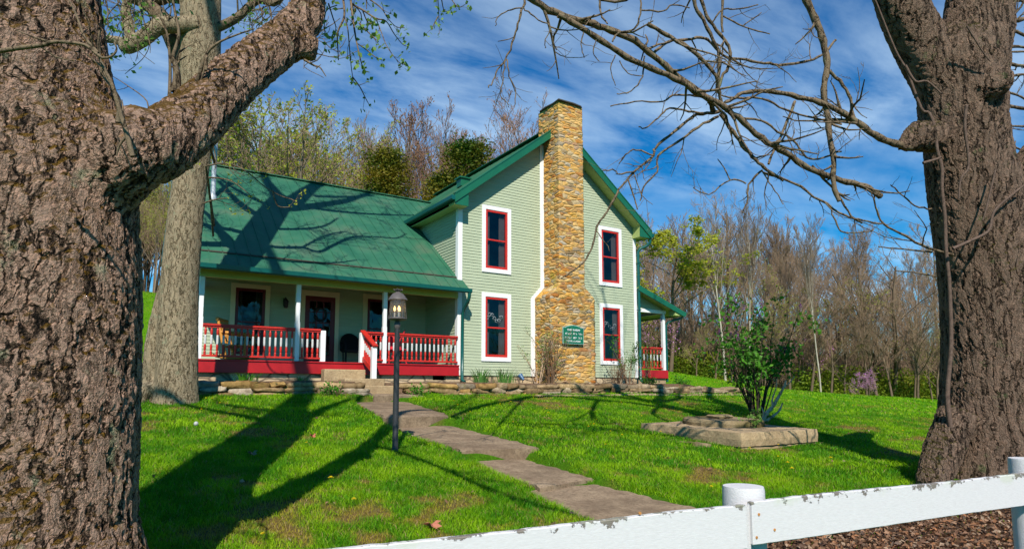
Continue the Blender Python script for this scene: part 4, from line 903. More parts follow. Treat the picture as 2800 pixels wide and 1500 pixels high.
def build_mid_tree():
    MO = np.array([-.16, .05, 0]); base = np.array([-7.18, -2.60, hz(-7.18, -2.60)]); t = empty('grey_barked_tree', base, 'tall straight tree with pale grey bark standing by the left end of the porch', 'tree')
    b = base; T = ([b+(0, 0, -.3), b+(0, 0, .1), (-7.03, -2.65, -.3), (-7.06, -2.65, 1.2), (-7.02, -2.65, 2.6), (-6.93, -2.66, 3.9), (-6.90, -2.66, 5.2), (-6.97, -2.65, 7), (-7.02, -2.63, 9), (-7.06, -2.61, 10.3), (-7.15, -2.58, 11.4)], [.54, .46, .43, .40, .37, .355, .345, .36, .36, .34, .2], 26)
    n = (-7.06, -2.61, 10.0)
    L = [([n, (-7.2, -2.54, 11.2), (-7.7, -2.3, 12.6), (-8.0, -2.1, 13.9)], [.22, .17, .12, .08]), ([n, (-6.74, -2.78, 11.1), (-6.64, -2.84, 12.6), (-6.54, -2.89, 13.84), (-6.2, -3.03, 15)], [.24, .19, .15, .12, .07]), ([n, (-6.76, -2.78, 10.3), (-6.32, -3.01, 11.24), (-5.71, -3.33, 12.78), (-5.47, -3.46, 13.67), (-5.1, -3.65, 15.2)], [.22, .17, .15, .12, .10, .06]),
         ([(-7.05, -2.6, 8.6), (-7.25, -2.51, 8.8), (-7.54, -2.36, 9.07), (-8.0, -2.12, 9.86), (-8.6, -1.87, 11.2)], [.14, .12, .11, .08, .05]), ([(-7.0, -2.6, 6.9), (-7.5, -2.38, 6.92), (-7.71, -2.27, 6.89), (-8.08, -2.07, 7.65), (-8.6, -1.88, 8.4)], [.10, .09, .085, .06, .04]), ([(-7.05, -2.6, 5.5), (-7.3, -2.51, 5.85), (-7.6, -2.33, 6.5), (-7.95, -2.17, 6.8), (-8.5, -2.0, 6.9)], [.15, .14, .12, .10, .07]),
         ([(-6.9, -2.7, 6.2), (-6.37, -2.98, 6.54), (-6.02, -3.17, 6.94), (-5.66, -3.36, 6.95), (-5.45, -3.47, 7.82), (-5.12, -3.65, 9.08), (-4.59, -3.93, 9.72), (-4.13, -4.17, 10.13), (-3.9, -4.25, 10.9)], [.08, .065, .06, .05, .05, .045, .035, .03, .02]), ([(-6.02, -3.17, 6.94), (-5.8, -3.28, 8.14), (-5.56, -3.41, 8.94), (-5.32, -3.54, 9.37), (-5.0, -3.67, 9.2)], [.04, .03, .028, .022, .015]),
         ([(-6.92, -2.69, 11.3), (-6.8, -2.75, 12.7), (-6.71, -2.8, 13.9), (-6.9, -2.7, 15)], [.12, .1, .07, .05])]
    but = ([b+(-.36, .30, -.2), b+(-.38, .33, .2), (-7.42, -2.4, .3), (-7.30, -2.5, 1.5)], [.26, .19, .13, .05], 14)
    lb = ([b+(-.62, .1, -.25), b+(-.55, .1, .15), b+(-.3, .1, .3)], [.17, .14, .08], 10)
    L = [([np.array(q)+MO for q in p], rr) for p, rr in L]; T = ([q if i < 2 else np.array(q)+MO for i, q in enumerate(T[0])], [x*(.82 if i < 6 else 1.03) for i, x in enumerate(T[1])], T[2]); but = ([but[0][0], but[0][1], np.array(but[0][2])+MO, np.array(but[0][3])+MO], but[1], but[2])
    fuse('trunk', [T, but, lb]+[(p, r, 14) for p, r in L[:3]], .036, M['barkM'], t, 4)
    # thick crooked limb seen through the gap, left of the trunk
    c = lambda x, y: (x/2.76, y/2.76); d = 11.9
    big = [P(*c(1500, 190), d+.35), P(*c(1330, 190), d+.2), P(*c(1200, 200), d+.05), P(*c(1080, 290), d), P(*c(960, 355), d), P(*c(920, 320), d), P(*c(850, 300), d), P(*c(740, 295), d), P(*c(640, 300), d)]
    branchup = [P(*c(985, 300), d), P(*c(970, 180), d), P(*c(950, 80), d), P(*c(960, 0), d), P(*c(930, -120), d)]
    fuse('branch', [(big, [.17, .15, .15, .14, .13, .09, .07, .065, .06], 12), (branchup, [.10, .09, .085, .08, .06], 10), ([P(*c(960, 350), d), P(*c(1060, 340), d), P(*c(1140, 290), d)], [.1, .07, .05], 8)], .02, M['barkM'], t, 3)
    paths = []; rads = []; r = random.Random(31)
    def ad(pts, rad): p, r_ = smooth_path(pts, rad, 4); paths.append(p); rads.append(r_); return len(paths)-1
    L += [([(-6.8, -2.7, 10.8), (-6.2, -3.0, 11.0), (-5.5, -3.4, 11.6), (-4.7, -3.8, 12.4), (-3.9, -4.2, 13.4)], [.09, .08, .065, .05, .03]), ([(-7.1, -2.6, 9.9), (-7.7, -2.3, 10.2), (-8.4, -1.9, 10.9), (-9.1, -1.5, 12)], [.09, .075, .06, .03]), ([(-6.9, -2.7, 7.9), (-6.4, -2.95, 8.5), (-6.0, -3.2, 9.4), (-5.8, -3.3, 10.6)], [.06, .05, .04, .025]), ([(-6.6, -2.9, 12.4), (-6.0, -3.2, 13.2), (-5.2, -3.6, 14.6)], [.08, .06, .04]), ([(-6.9, -2.7, 5.3), (-6.3, -3.0, 5.6), (-5.5, -3.5, 6.3), (-5.0, -3.7, 7.0)], [.05, .04, .03, .02])]
    I = [ad(p, [x*1.25 for x in rr]) for p, rr in L]
    I += [ad([P(*c(x, y), d) for x, y in l], [.02, .012, .006]) for l in ([(1200, 200), (1130, 80), (1050, -60)], [(1250, 190), (1290, 60), (1200, -60)], [(1280, 430), (1290, 540), (1285, 660)])]
    twigs(paths, rads, I, r, 3, 1.9, 1.7, -.1, .8, .007)
    branch_obj('branch', t, paths, rads, M['barktwig'], 6)
    # budding twigs in front of the roof
    c = lambda x, y: (500+x/2.862, 150+y/2.862)
    lines = [[(175, 560), (210, 620), (240, 720), (260, 830), (250, 900)], [(300, 590), (400, 600), (480, 660), (570, 760)], [(180, 870), (300, 850), (420, 870), (520, 930), (640, 1030), (760, 1100), (850, 1130), (900, 1160)], [(200, 960), (320, 970), (420, 1010), (540, 1110)], [(330, 600), (350, 720), (380, 860)], [(300, 860), (350, 800), (330, 700)], [(160, 1160), (260, 1130), (350, 1120)], [(700, 1060), (740, 1180), (840, 1190)]]
    paths = []; rads = []; I = []
    for k, l in enumerate(lines): p = [P(*c(x, y), 11.0+.25*math.sin(k*1.7)) for x, y in l]; I.append(ad(p, list(np.linspace(.016, .006, len(p)))))
    ad([(-6.75, -2.8, 3.6), P(*c(175, 560), 11.2), P(*c(300, 590), 11.2)], [.03, .02, .012]); ad([(-6.72, -2.8, 2.4), P(*c(180, 870), 11.2)], [.03, .016]); ad([(-6.72, -2.8, 2.2), P(*c(200, 960), 11.2)], [.02, .012])
    tw = twigs(paths, rads, I, r, 2, .55, 3, -.1, .8, .003, 4); lv = []
    for i in tw:
        for _ in range(3): lv.append(paths[i][-1]+np.array([r.gauss(0, .03) for _ in range(3)]))
    branch_obj('budding_twigs', t, paths, rads, M['barktwig'], 5, lv, M['leafbud'], .05)

M['barkvine'] = paint('vine_bark', (.15, .10, .075), .9, .3, ((.05, .035, .03), .5, .6), 18, .1, .6)
def build_right_tree():
    d = 9.05; base = XZ((2690-1400)/FPX*d, d); base[2] = hz(base[0], base[1]); t = empty('furrowed_tree', base, 'massive dark furrowed tree on the right beyond the white fence, bare limbs overhead', 'tree')
    c = lambda x, y: (x, y)
    T = ([P(2715, 1290, d)+(0, 0, -.6), P(2715, 1290, d), P(2712, 1200, d), P(2708, 1000, d), P(2690, 760, d), P(2650, 543, d), P(2625, 400, d), P(2612, 280, d), P(2618, 170, d), P(2650, 90, d), P(2662, -20, d), P(2670, -260, d), P(2700, -700, d)], [1.12, 1.02, .90, .80, .74, .68, .62, .64, .66, .54, .48, .44, .34], 30)
    LS = ([P(2600, 330, d), P(2560, 220, d), P(2495, 110, d), P(2442, 0, d-.1), P(2400, -160, d-.2), P(2330, -420, d-.3), P(2280, -700, d-.3)], [.45, .45, .41, .365, .33, .28, .22], 20)
    RL = ([P(2700, 640, d), P(2765, 530, d), P(2810, 440, d), P(2860, 380, d), P(2960, 250, d)], [.40, .34, .28, .25, .18], 16)
    B1 = ([P(2665, 235, 8.75), P(2720, 222, 8.5), P(2726, 210, 8.4)], [.26, .25, .15], 14)
    B2 = ([P(2560, 375, 8.75), P(2515, 372, 8.65), P(2490, 385, 8.6), P(2462, 400, 8.55)], [.24, .24, .16, .07], 14)
    root = ([P(2600, 1130, 8.75), P(2560, 1230, 8.6), P(2524, 1335, 8.42)], [.3, .3, .22], 12)
    sh = np.array([RT[0], RT[1], 0])*.09
    T, LS, RL = [([np.array(q)+sh for q in pp], [x*.83 for x in rr], n_) for pp, rr, n_ in (T, LS, RL)]; root = ([np.array(q)+sh*1.1 for q in root[0]], [x*.8 for x in root[1]], 12); B1, B2 = [(pp, [x*.88 for x in rr], n_) for pp, rr, n_ in (B1, B2)]
    fuse('trunk', [T, LS, RL, B1, B2, root], .036, M['barkR'], t, 4)
    g = lambda x, y: (2100+x/1.84, y/1.84)
    vine = [g(540, 0), g(640, 250), g(700, 360), g(770, 545), g(810, 570), g(840, 650), g(850, 750), g(875, 850), g(875, 950), g(890, 1100), g(895, 1250), g(910, 1400), (2598, 830), (2600, 950), (2590, 1080), (2600, 1180)]
    p, r_ = smooth_path([P(x, y, 8.52) for x, y in vine], [.01, .013, .016, .02, .022, .024, .022, .024, .022, .024, .024, .024, .026, .028, .032, .035], 4)
    paths = [p]; rads = [r_]
    for l, rr in (([(1000, 530), (990, 640), (1010, 830), (970, 900), (960, 1000)], .02), ([(1145, 850), (1100, 1040), (1080, 1110)], .014), ([(930, 1250), (1020, 1210), (1110, 1160), (1140, 1060), (1240, 970), (1290, 930)], .022), ([(780, 820), (850, 800), (870, 790)], .02), ([(690, 330), (740, 410), (800, 410), (870, 470)], .02), ([(1000, 130), (1080, 260), (1120, 310)], .012)):
        p, r_ = smooth_path([P(*g(x, y), 8.38) for x, y in l], list(np.linspace(rr, rr*.6, len(l))), 4); paths.append(p); rads.append(r_)
    branch_obj('vine', t, paths, rads, M['barkvine'], 6)
    h = lambda x, y: (1300+x/2.3, y/2.3); k5 = lambda x, y: (1700+x/2.123, 500+y/2.123); q6 = lambda x, y: (2480+x/3.45, y/3.45)
    # traced limbs: (points, start px radius, end px radius, depth start, depth end, convert, seed twigs)
    BR = [
     ([(-150, -500), (100, -200), (370, 0), (520, 90), (700, 140), (850, 190), (1000, 260), (1120, 350), (1270, 480), (1400, 570), (1480, 640), (1495, 700)], 13, 9, 6.9, 8.2, h, 2),
     ([(520, 90), (700, 200), (900, 330), (1100, 430), (1290, 510), (1400, 590), (1530, 650), (1650, 740), (1800, 870), (1950, 960), (2100, 1060), (2300, 1130), (2440, 1170), (2545, 1230)], 10, 10, 7.1, 8.8, h, 2),
     ([(1080, 150), (1200, 220), (1340, 300), (1440, 390), (1510, 480), (1530, 560), (1550, 650)], 7, 6, 7.6, 8.0, h, 2),
     ([(1340, -200), (1370, 0), (1430, 120), (1490, 240), (1530, 340), (1530, 480), (1520, 560)], 7, 5, 7.8, 8.0, h, 1),
     ([(1390, -150), (1420, 0), (1470, 130), (1560, 240), (1600, 310), (1590, 420), (1540, 510), (1525, 580)], 6, 5, 7.8, 8.0, h, 1),
     ([(1120, 330), (1200, 270), (1300, 250), (1420, 240), (1470, 260), (1560, 350), (1700, 380), (1850, 400), (1930, 410), (2100, 380), (2200, 330), (2260, 250)], 5, 4, 7.8, 9.2, h, 2),
     ([(2000, -300), (2080, 0), (2150, 150), (2200, 300), (2210, 450), (2190, 560), (2220, 800), (2250, 1000), (2250, 1150), (2285, 1260)], 13, 8, 8.6, 8.4, h, 1),
     ([(2210, 430), (2290, 510), (2360, 620), (2375, 740), (2440, 790), (2480, 820)], 6, 4, 8.6, 8.7, h, 1),
     ([(2740, 925), (2635, 900), (2510, 850), (2390, 760), (2220, 665), (2030, 610), (1850, 575), (1700, 580), (1620, 620), (1560, 650)], 13, 5, 8.55, 8.3, h, 3),
     ([(1540, 700), (1430, 715), (1360, 740), (1250, 830), (1130, 930), (1120, 980), (1000, 1080), (900, 1190)], 6, 3.5, 8.2, 8.0, h, 2),
     ([(1530, 730), (1400, 800), (1280, 890), (1150, 980), (1140, 1080), (1060, 1170), (1040, 1260)], 5, 2.5, 8.2, 8.0, h, 2),
     ([(900, 1190), (830, 1330), (780, 1400), (740, 1530), (700, 1620), (620, 1700), (540, 1750)], 4, 2.5, 8.0, 7.9, h, 1),
     ([(1000, 1080), (900, 1100), (880, 1070), (800, 1070)], 3, 2, 8.0, 8.0, h, 1), ([(1120, 980), (1010, 940), (960, 960), (900, 1030)], 3, 2, 8.0, 8.0, h, 1), ([(960, 1130), (1000, 1250), (1020, 1320)], 3, 2, 8, 8, h, 1),
     ([(1540, 715), (1620, 830), (1700, 940), (1780, 1020), (1850, 1080), (1940, 1135)], 7, 5, 8.2, 8.4, h, 2),
     ([(330, -120), (310, 0), (290, 70), (260, 180), (230, 290), (190, 370), (140, 440), (110, 520), (80, 545)], 4.5, 2, 6.6, 6.4, h, 1), ([(190, 370), (175, 500), (160, 600), (210, 660)], 2.5, 1.6, 6.4, 6.4, h, 1), ([(200, 375), (220, 480), (250, 570), (250, 670)], 2.5, 1.6, 6.4, 6.4, h, 1), ([(290, 50), (200, 70), (140, 110), (130, 160)], 2.6, 1.5, 6.5, 6.5, h, 1), ([(300, 50), (370, 110), (470, 170), (440, 250), (440, 310)], 2.6, 1.5, 6.5, 6.5, h, 1), ([(280, 90), (240, 230), (140, 260)], 2.2, 1.3, 6.5, 6.5, h, 1),
     ([(845, 670), (1000, 640), (1180, 635), (1240, 600), (1380, 600), (1480, 610)], 2, 4, 8, 8.1, h, 1), ([(1030, 800), (1080, 800), (1150, 740), (1220, 680), (1340, 700), (1430, 712)], 2, 4, 8, 8.1, h, 1),
     ([(780, 0), (790, 90), (830, 150)], 4, 2.5, 7.4, 7.3, h, 1), ([(860, 260), (900, 210), (1010, 170), (1040, 60), (1030, -60)], 3.5, 3, 7.3, 7.4, h, 1), ([(1040, 70), (1180, 70), (1240, 30), (1350, 50)], 3, 2, 7.4, 7.4, h, 1), ([(680, 200), (665, 280), (685, 365)], 2.5, 1.5, 7.2, 7.2, h, 1), ([(760, 250), (740, 330), (780, 390)], 2.2, 1.4, 7.2, 7.2, h, 1), ([(880, 350), (850, 430), (880, 540)], 2.2, 1.4, 7.3, 7.3, h, 1), ([(1060, 350), (1050, 480), (980, 570), (890, 595)], 3, 1.8, 7.5, 7.5, h, 1), ([(905, 380), (960, 460), (1050, 480)], 2, 1.5, 7.4, 7.4, h, 1),
     ([(1560, -60), (1550, 100), (1555, 205)], 5, 4, 8, 8, h, 0), ([(1490, 140), (1560, 60), (1650, 60), (1780, 25)], 3, 2, 8, 8, h, 1), ([(1560, 100), (1690, 170), (1850, 215)], 3, 2, 8, 8, h, 1), ([(1680, 165), (1800, 80)], 2.5, 1.5, 8, 8, h, 1),
     ([(1620, 740), (1800, 760), (1900, 830), (2000, 880), (2070, 980), (2150, 1000), (2300, 950)], 4, 3, 8.3, 8.6, h, 2), ([(1600, 620), (1800, 620), (1950, 690), (2120, 740), (2300, 780)], 4, 3, 8.5, 9, h, 2), ([(2010, 640), (1960, 760), (1900, 900), (1840, 1030)], 5, 4, 9, 8.6, h, 1), ([(1800, 1070), (1720, 1160), (1710, 1260), (1680, 1340)], 4, 2.5, 8.4, 8.4, h, 1), ([(1700, 1150), (1600, 1130), (1470, 1220), (1370, 1180)], 3, 1.8, 8.4, 8.4, h, 1), ([(1600, 1130), (1560, 1050), (1520, 1000)], 2.5, 1.5, 8.4, 8.4, h, 1), ([(1800, 1070), (1850, 1150), (1900, 1220), (1935, 1280)], 2.6, 1.5, 8.4, 8.4, h, 1),
     ([(820, -60), (1000, 0), (1150, 100), (1300, 190), (1400, 215), (1510, 240)], 4.5, 3, 8.4, 8.6, k5, 1), ([(1100, -100), (1250, 60), (1330, 190), (1400, 235)], 4, 3, 8.5, 8.6, k5, 1), ([(1220, 160), (1260, 270), (1330, 290), (1450, 280)], 3, 2, 8.5, 8.5, k5, 1), ([(1960, 430), (1780, 375), (1650, 310), (1520, 235), (1475, 140), (1470, 60)], 5, 2.5, 8.9, 8.6, k5, 2), ([(1800, 400), (1640, 385), (1490, 370)], 3.5, 2, 8.9, 8.6, k5, 2), ([(1800, 150), (1700, 130), (1620, 60), (1560, 10)], 3, 2, 8.9, 8.6, k5, 1), ([(1820, 540), (1700, 520), (1590, 510)], 3, 2, 8.9, 8.6, k5, 1),
     ([(820, -220), (900, -100), (1000, 0), (1100, 20), (1180, 100), (1290, 150)], 5, 3, 9.0, 9.3, q6, 1), ([(905, 230), (980, 200), (1150, 170), (1300, 120)], 9, 6, 9.0, 9.3, q6, 1), ([(900, 260), (1000, 290), (1150, 350)], 7, 5, 9.0, 9.3, q6, 1), ([(870, 470), (1000, 440), (1150, 450)], 6, 4, 9.0, 9.3, q6, 1), ([(870, 500), (1000, 490), (1150, 490)], 4, 3, 9.0, 9.3, q6, 1), ([(870, 550), (1000, 610), (1150, 630)], 6, 5, 9.0, 9.3, q6, 1), ([(900, 730), (1020, 710), (1150, 700)], 5, 4, 9.0, 9.3, q6, 1), ([(840, 960), (960, 1000), (1150, 1030)], 8, 5, 9.0, 9.3, q6, 1), ([(820, 1190), (1000, 1190), (1150, 1190)], 4, 3, 9.0, 9.3, q6, 1), ([(960, 870), (1050, 900), (1150, 960)], 4, 3, 9.0, 9.3, q6, 1), ([(840, 1330), (950, 1370), (1100, 1420)], 5, 3, 9.0, 9.3, q6, 1)]
    r = random.Random(17); paths = []; rads = []
    # links above the frame that carry the hanging limbs
    lk = [([P(2390, -190, 8.9), P(2150, -520, 8.7), P(1750, -640, 8.6), P(1400, -480, 7.4), P(*h(-150, -500), 6.9)], [.2, .15, .13, .11, 13*6.9/FPX]), ([P(2370, -250, 8.9), P(2260, -330, 8.8), P(*h(2000, -300), 8.6)], [.12, .08, 13*8.6/FPX]), ([P(2000, -590, 8.6), P(1920, -300, 8), P(*h(1340, -200), 7.8)], [.07, .05, .03]), ([P(1920, -300, 8), P(*h(1390, -150), 7.8)], [.04, .027]), ([P(1600, -570, 8.1), P(1480, -200, 6.8), P(*h(330, -120), 6.6)], [.05, .03, .017]), ([P(1920, -300, 8), P(*h(1030, -60), 7.4), P(*h(780, 0), 7.4)], [.03, .02, .013]), ([P(1920, -300, 8), P(*h(1560, -60), 8)], [.03, .02])]
    for p, rr in lk: a, b = smooth_path(p, rr, 4); paths.append(a); rads.append(b)
    branch_obj('branch', t, paths, rads, M['barktwig'], 8)
    for pts, r0, r1, d0, d1, fn, lv in BR:
        n = len(pts); dd = np.linspace(d0, d1, n); pp = [P(*fn(x, y), dd[i]) for i, (x, y) in enumerate(pts)]; rr = [.80*(r0+(r1-r0)*i/(n-1))*dd[i]/FPX for i in range(n)]
        a, b = smooth_path(pp, rr, 4); b = b*(1+.12*np.sin(np.arange(len(b))*1.9+r0)); a = a+np.array([[r.gauss(0, .005) for _ in range(3)] for _ in range(len(a))])*(1 if len(a) > 10 else .5)
        ps = [a]; rs = [b]
        if lv: twigs(ps, rs, [0], r, lv+1, .85 if lv > 1 else .5, 2.1, -.1, .8, .0022)
        branch_obj('branch', t, ps, rs, M['barktwig'], 7)
    # upper crown out of the frame, seen only as shadows on the lawn
    ps = []; rs = []
    for k in range(7):
        a = k*.9; s0 = P(2690, -600, d) if k % 2 else P(2300, -600, d-.3); p = [s0]; v = np.array([math.cos(a)*.7, math.sin(a)*.7, 1.0])
        for _ in range(6): p.append(p[-1]+v*.9); v = v+np.array([r.gauss(0, .2), r.gauss(0, .2), r.gauss(0, .12)])
        q, b = smooth_path(p, list(np.linspace(.17, .03, 7)), 2); ps.append(q); rs.append(b)
    twigs(ps, rs, list(range(len(ps))), r, 2, 2.2, 1.3, 0, .9, .006); branch_obj('crown', t, ps, rs, M['barktwig'], 5)
build_left_tree(); build_mid_tree(); build_right_tree()
print('near trees done')

# ------------------------------------------------------------------ fence
def build_fence():
    A = XZ(-.36*1.6, 2.47-.05); Bp = XZ(1.17, 3.35); Cp = XZ(3.41, 4.46); zt = -1.287
    f = empty('board_fence', (Bp[0], Bp[1], hz(Bp[0], Bp[1])), 'white board fence with peeling paint in the right foreground', 'fence')
    def dirn(a, b): v = b-a; v[2] = 0; return v/np.linalg.norm(v)
    dL = dirn(XZ(-.241*2.475, 2.475), Bp); dR = dirn(Bp, Cp); nrm = lambda v: np.array([v[1], -v[0], 0])      # towards the camera
    pc = XZ((2019-1400)/FPX*3.58, 3.58)
    def post(c, r, top):
        mb = MB(); z0 = hz(c[0], c[1])-.3; n = 26; prof = [(r*1.03, z0), (r*1.0, -2.0), (r*.99, top-.02), (r*.95, top)]
        vs = []
        mb.lathe((c[0], c[1], 0), prof, n); mb.build('post', M['fence2'], f)
    post(pc, .112, -1.225)
    p2 = XZ((2784-1400)/FPX*4.68, 4.68); post(p2, .112, -1.19)
    def board(a, b, zt, hgt, th, off):
        a = a.copy(); b = b.copy(); a[2] = b[2] = zt-hgt/2; d = dirn(a, b); n = nrm(d); a = a+n*off; b = b+n*off; k = 60; mb = MB(); r = random.Random(8); vs = []; fs = []
        for i in range(k+1):
            t = i/k; c = a+(b-a)*t; wob = .004*math.sin(t*9)+r.uniform(-.0018, .0018)
            for s, zz in ((1, -1), (1, 1), (-1, 1), (-1, -1)): vs.append(c+n*s*th/2+np.array([0, 0, zz*hgt/2+(wob if zz > 0 else -wob*.5)]))
        for i in range(k):
            for j in range(4): fs.append((i*4+j, i*4+(j+1) % 4, (i+1)*4+(j+1) % 4, (i+1)*4+j))
        fs += [(3, 2, 1, 0), (k*4, k*4+1, k*4+2, k*4+3)]; mb.add(vs, fs); o = mb.build('rail', M['fence'], f, .004); return o
    # front faces pass 12 cm in front of the post centres
    jl = Bp-dL*.0; zt = -1.287
    board(Bp-dL*3.1, Bp+dL*.02, zt, .215, .035, .0); board(Bp+dR*.06, Bp+dR*3.4, zt+.012, .215, .035, -.0)
    board(Bp-dL*3.1, Bp+dL*.0, zt-.42, .20, .035, .0) if False else None
    for k, (x, y) in enumerate([(2075, 1405), (2118, 1447), (2069, 1468), (1750, 1402)]):
        r_ = ray(x, y); pl = Bp if k < 3 else Bp; nn = nrm(dR if k < 3 else dL); tt = ((pl+nn*.0185-CAM)@nn)/(r_@nn); q = CAM+r_*tt; mb = MB(); mb.tube([tuple(q-nn*.004), tuple(q+nn*.0025)], .0075, 8); mb.build('nail', M['rust'], f)
    mb = MB(); q = Bp+dR*.04-nrm(dR)*.03; mb.box((q[0]-.035, q[1]-.03, -1.9), (q[0]+.02, q[1]+.03, zt-.004)); mb.build('batten', M['fence2'], f)
M['rust'] = paint('rusty_nail', (.50, .22, .06), .7, .3)
M['fence2'] = paint('white_post_paint', (.63, .60, .585), .55, .06, ((.42, .42, .36), .60, .6), 9, .3, .5, (1, 1, 3))
build_fence()

# ------------------------------------------------------------------ lamp post
def build_lamp():
    b = np.array([-4.946, -7.559, 0.]); b[2] = hz(b[0], b[1]); t = empty('lamp_post', b, 'black iron lamp post with lit candle lantern standing in the front lawn', 'lamp post')
    zz = lambda y: (P(1088, y, 8.72))[2]
    x, y = b[0], b[1]; mb = MB(); z0 = b[2]; zf = zz(888)
    mb.lathe((x, y, 0), [(.052, z0-.2), (.05, z0+.03), (.041, z0+.06), (.040, z0+1.0), (.037, z0+1.45), (.033, zf-.02)], 14); mb.build('pole', M['pole'], t)
    mb = MB(); mb.lathe((x, y, 0), [(.034, zf-.03), (.045, zf), (.045, zf+.035), (.03, zf+.06), (.026, zz(868)-.01)], 12); mb.build('collar', M['iron'], t)
    zb = zz(868); zs = zz(813); zr = zz(797); zt = zz(784)
    mb = MB(); mb.lathe((x, y, 0), [(.03, zb-.03), (.085, zb-.012), (.125, zb-.008), (.13, zb+.012), (.105, zb+.02)], 12)
    for k in range(8):
        a = 2*PI*k/8+.2; mb.tube([(x+.125*math.cos(a), y+.125*math.sin(a), zb), (x+.112*math.cos(a), y+.112*math.sin(a), (zb+zs)/2), (x+.108*math.cos(a), y+.108*math.sin(a), zs)], .0042, 5)
    for f_, R_ in ((.34, .119), (.68, .112)): z = zb+(zs-zb)*f_; mb.tube([(x+R_*math.cos(a), y+R_*math.sin(a), z) for a in np.linspace(0, 2*PI, 17)], .003, 5)
    lan = mb.build('lantern_cage', M['iron'], t)
    mb = MB(); mb.lathe((x, y, 0), [(.136, zs-.008), (.132, zs+.004), (.108, zs+.035), (.075, zr), (.04, zr+.018), (.028, zr+.03)], 16); mb.build('lantern_roof', M['iron'], t)
    mb = MB(); mb.lathe((x, y, 0), [(.026, zr+.02), (.022, zr+.035), (.05, zr+.05), (.055, zt-.008), (.03, zt)], 10)
    for k in range(6): a = k*PI/3; mb.tube([(x+.045*math.cos(a), y+.045*math.sin(a), zt-.02), (x+.068*math.cos(a), y+.068*math.sin(a), zt+.002)], .008, 5)
    mb.build('finial', M['iron'], t)
    mb = MB(); mb.lathe((x, y, 0), [(.112, zb+.005), (.106, (zb+zs)/2), (.102, zs-.002)], 16); mb.build('glass', M['lampglass'], t)
    for k in range(3):
        a = k*2*PI/3+.5; u, v = x+.042*math.cos(a), y+.042*math.sin(a); mb = MB(); mb.lathe((u, v, 0), [(.011, zb+.0), (.011, zb+.11)], 8); mb.build('candle_sleeve', M['curtain'], t)
        mb = MB(); mb.lathe((u, v, 0), [(.007, zb+.112), (.016, zb+.135), (.014, zb+.155), (.003, zb+.185)], 8); mb.build('bulb', M['bulb'], t)
def m_lampglass():
    m, N, L, B, O = nodes('seeded_lamp_glass'); t = N.new('ShaderNodeBsdfTransparent'); t.inputs[0].default_value = (.80, .76, .68, 1); g = N.new('ShaderNodeBsdfGlossy'); g.inputs['Roughness'].default_value = .15; d = N.new('ShaderNodeBsdfTranslucent'); d.inputs[0].default_value = (.6, .55, .48, 1)
    m1 = N.new('ShaderNodeMixShader'); m1.inputs[0].default_value = .25; L.new(t.outputs[0], m1.inputs[1]); L.new(d.outputs[0], m1.inputs[2])
    m2 = N.new('ShaderNodeMixShader'); m2.inputs[0].default_value = .08; L.new(m1.outputs[0], m2.inputs[1]); L.new(g.outputs[0], m2.inputs[2]); L.new(m2.outputs[0], O.inputs[0]); return m
M['lampglass'] = m_lampglass(); build_lamp()

# ------------------------------------------------------------------ well slab and lilac
def rough_block(mb, a, b, r, seg=10, amp=.01, rnd_=.02):
    """box with slightly worn faces and edges"""
    a = np.array(a); b = np.array(b); L_ = b-a; n = [max(2, int(L_[i]/.12)) for i in range(3)]; V = {}; vs = []; fs = []
    def vid(i, j, k):
        key = (i, j, k)
        if key not in V:
            p = a+L_*np.array([i/n[0], j/n[1], k/n[2]]); e = sum(1 for q, m in zip(key, n) if q in (0, m)); c = (a+b)/2; p = p+(c-p)/np.linalg.norm(c-p)*(rnd_*(e-1) if e > 1 else 0)+np.array([r.gauss(0, amp) for _ in range(3)])
            V[key] = len(vs); vs.append(p)
        return V[key]
    for ax in range(3):
        o = [q for q in range(3) if q != ax]
        for side in (0, n[ax]):
            for i in range(n[o[0]]):
                for j in range(n[o[1]]):
                    def K(di, dj): k = [0, 0, 0]; k[ax] = side; k[o[0]] = i+di; k[o[1]] = j+dj; return vid(*k)
                    fs.append((K(0, 0), K(1, 0), K(1, 1), K(0, 1)))
    mb.add(vs, fs, 0, False)
def tilt(mb): mb.v = [(x, y, z+.030*(y+8.76)) for x, y, z in mb.v]
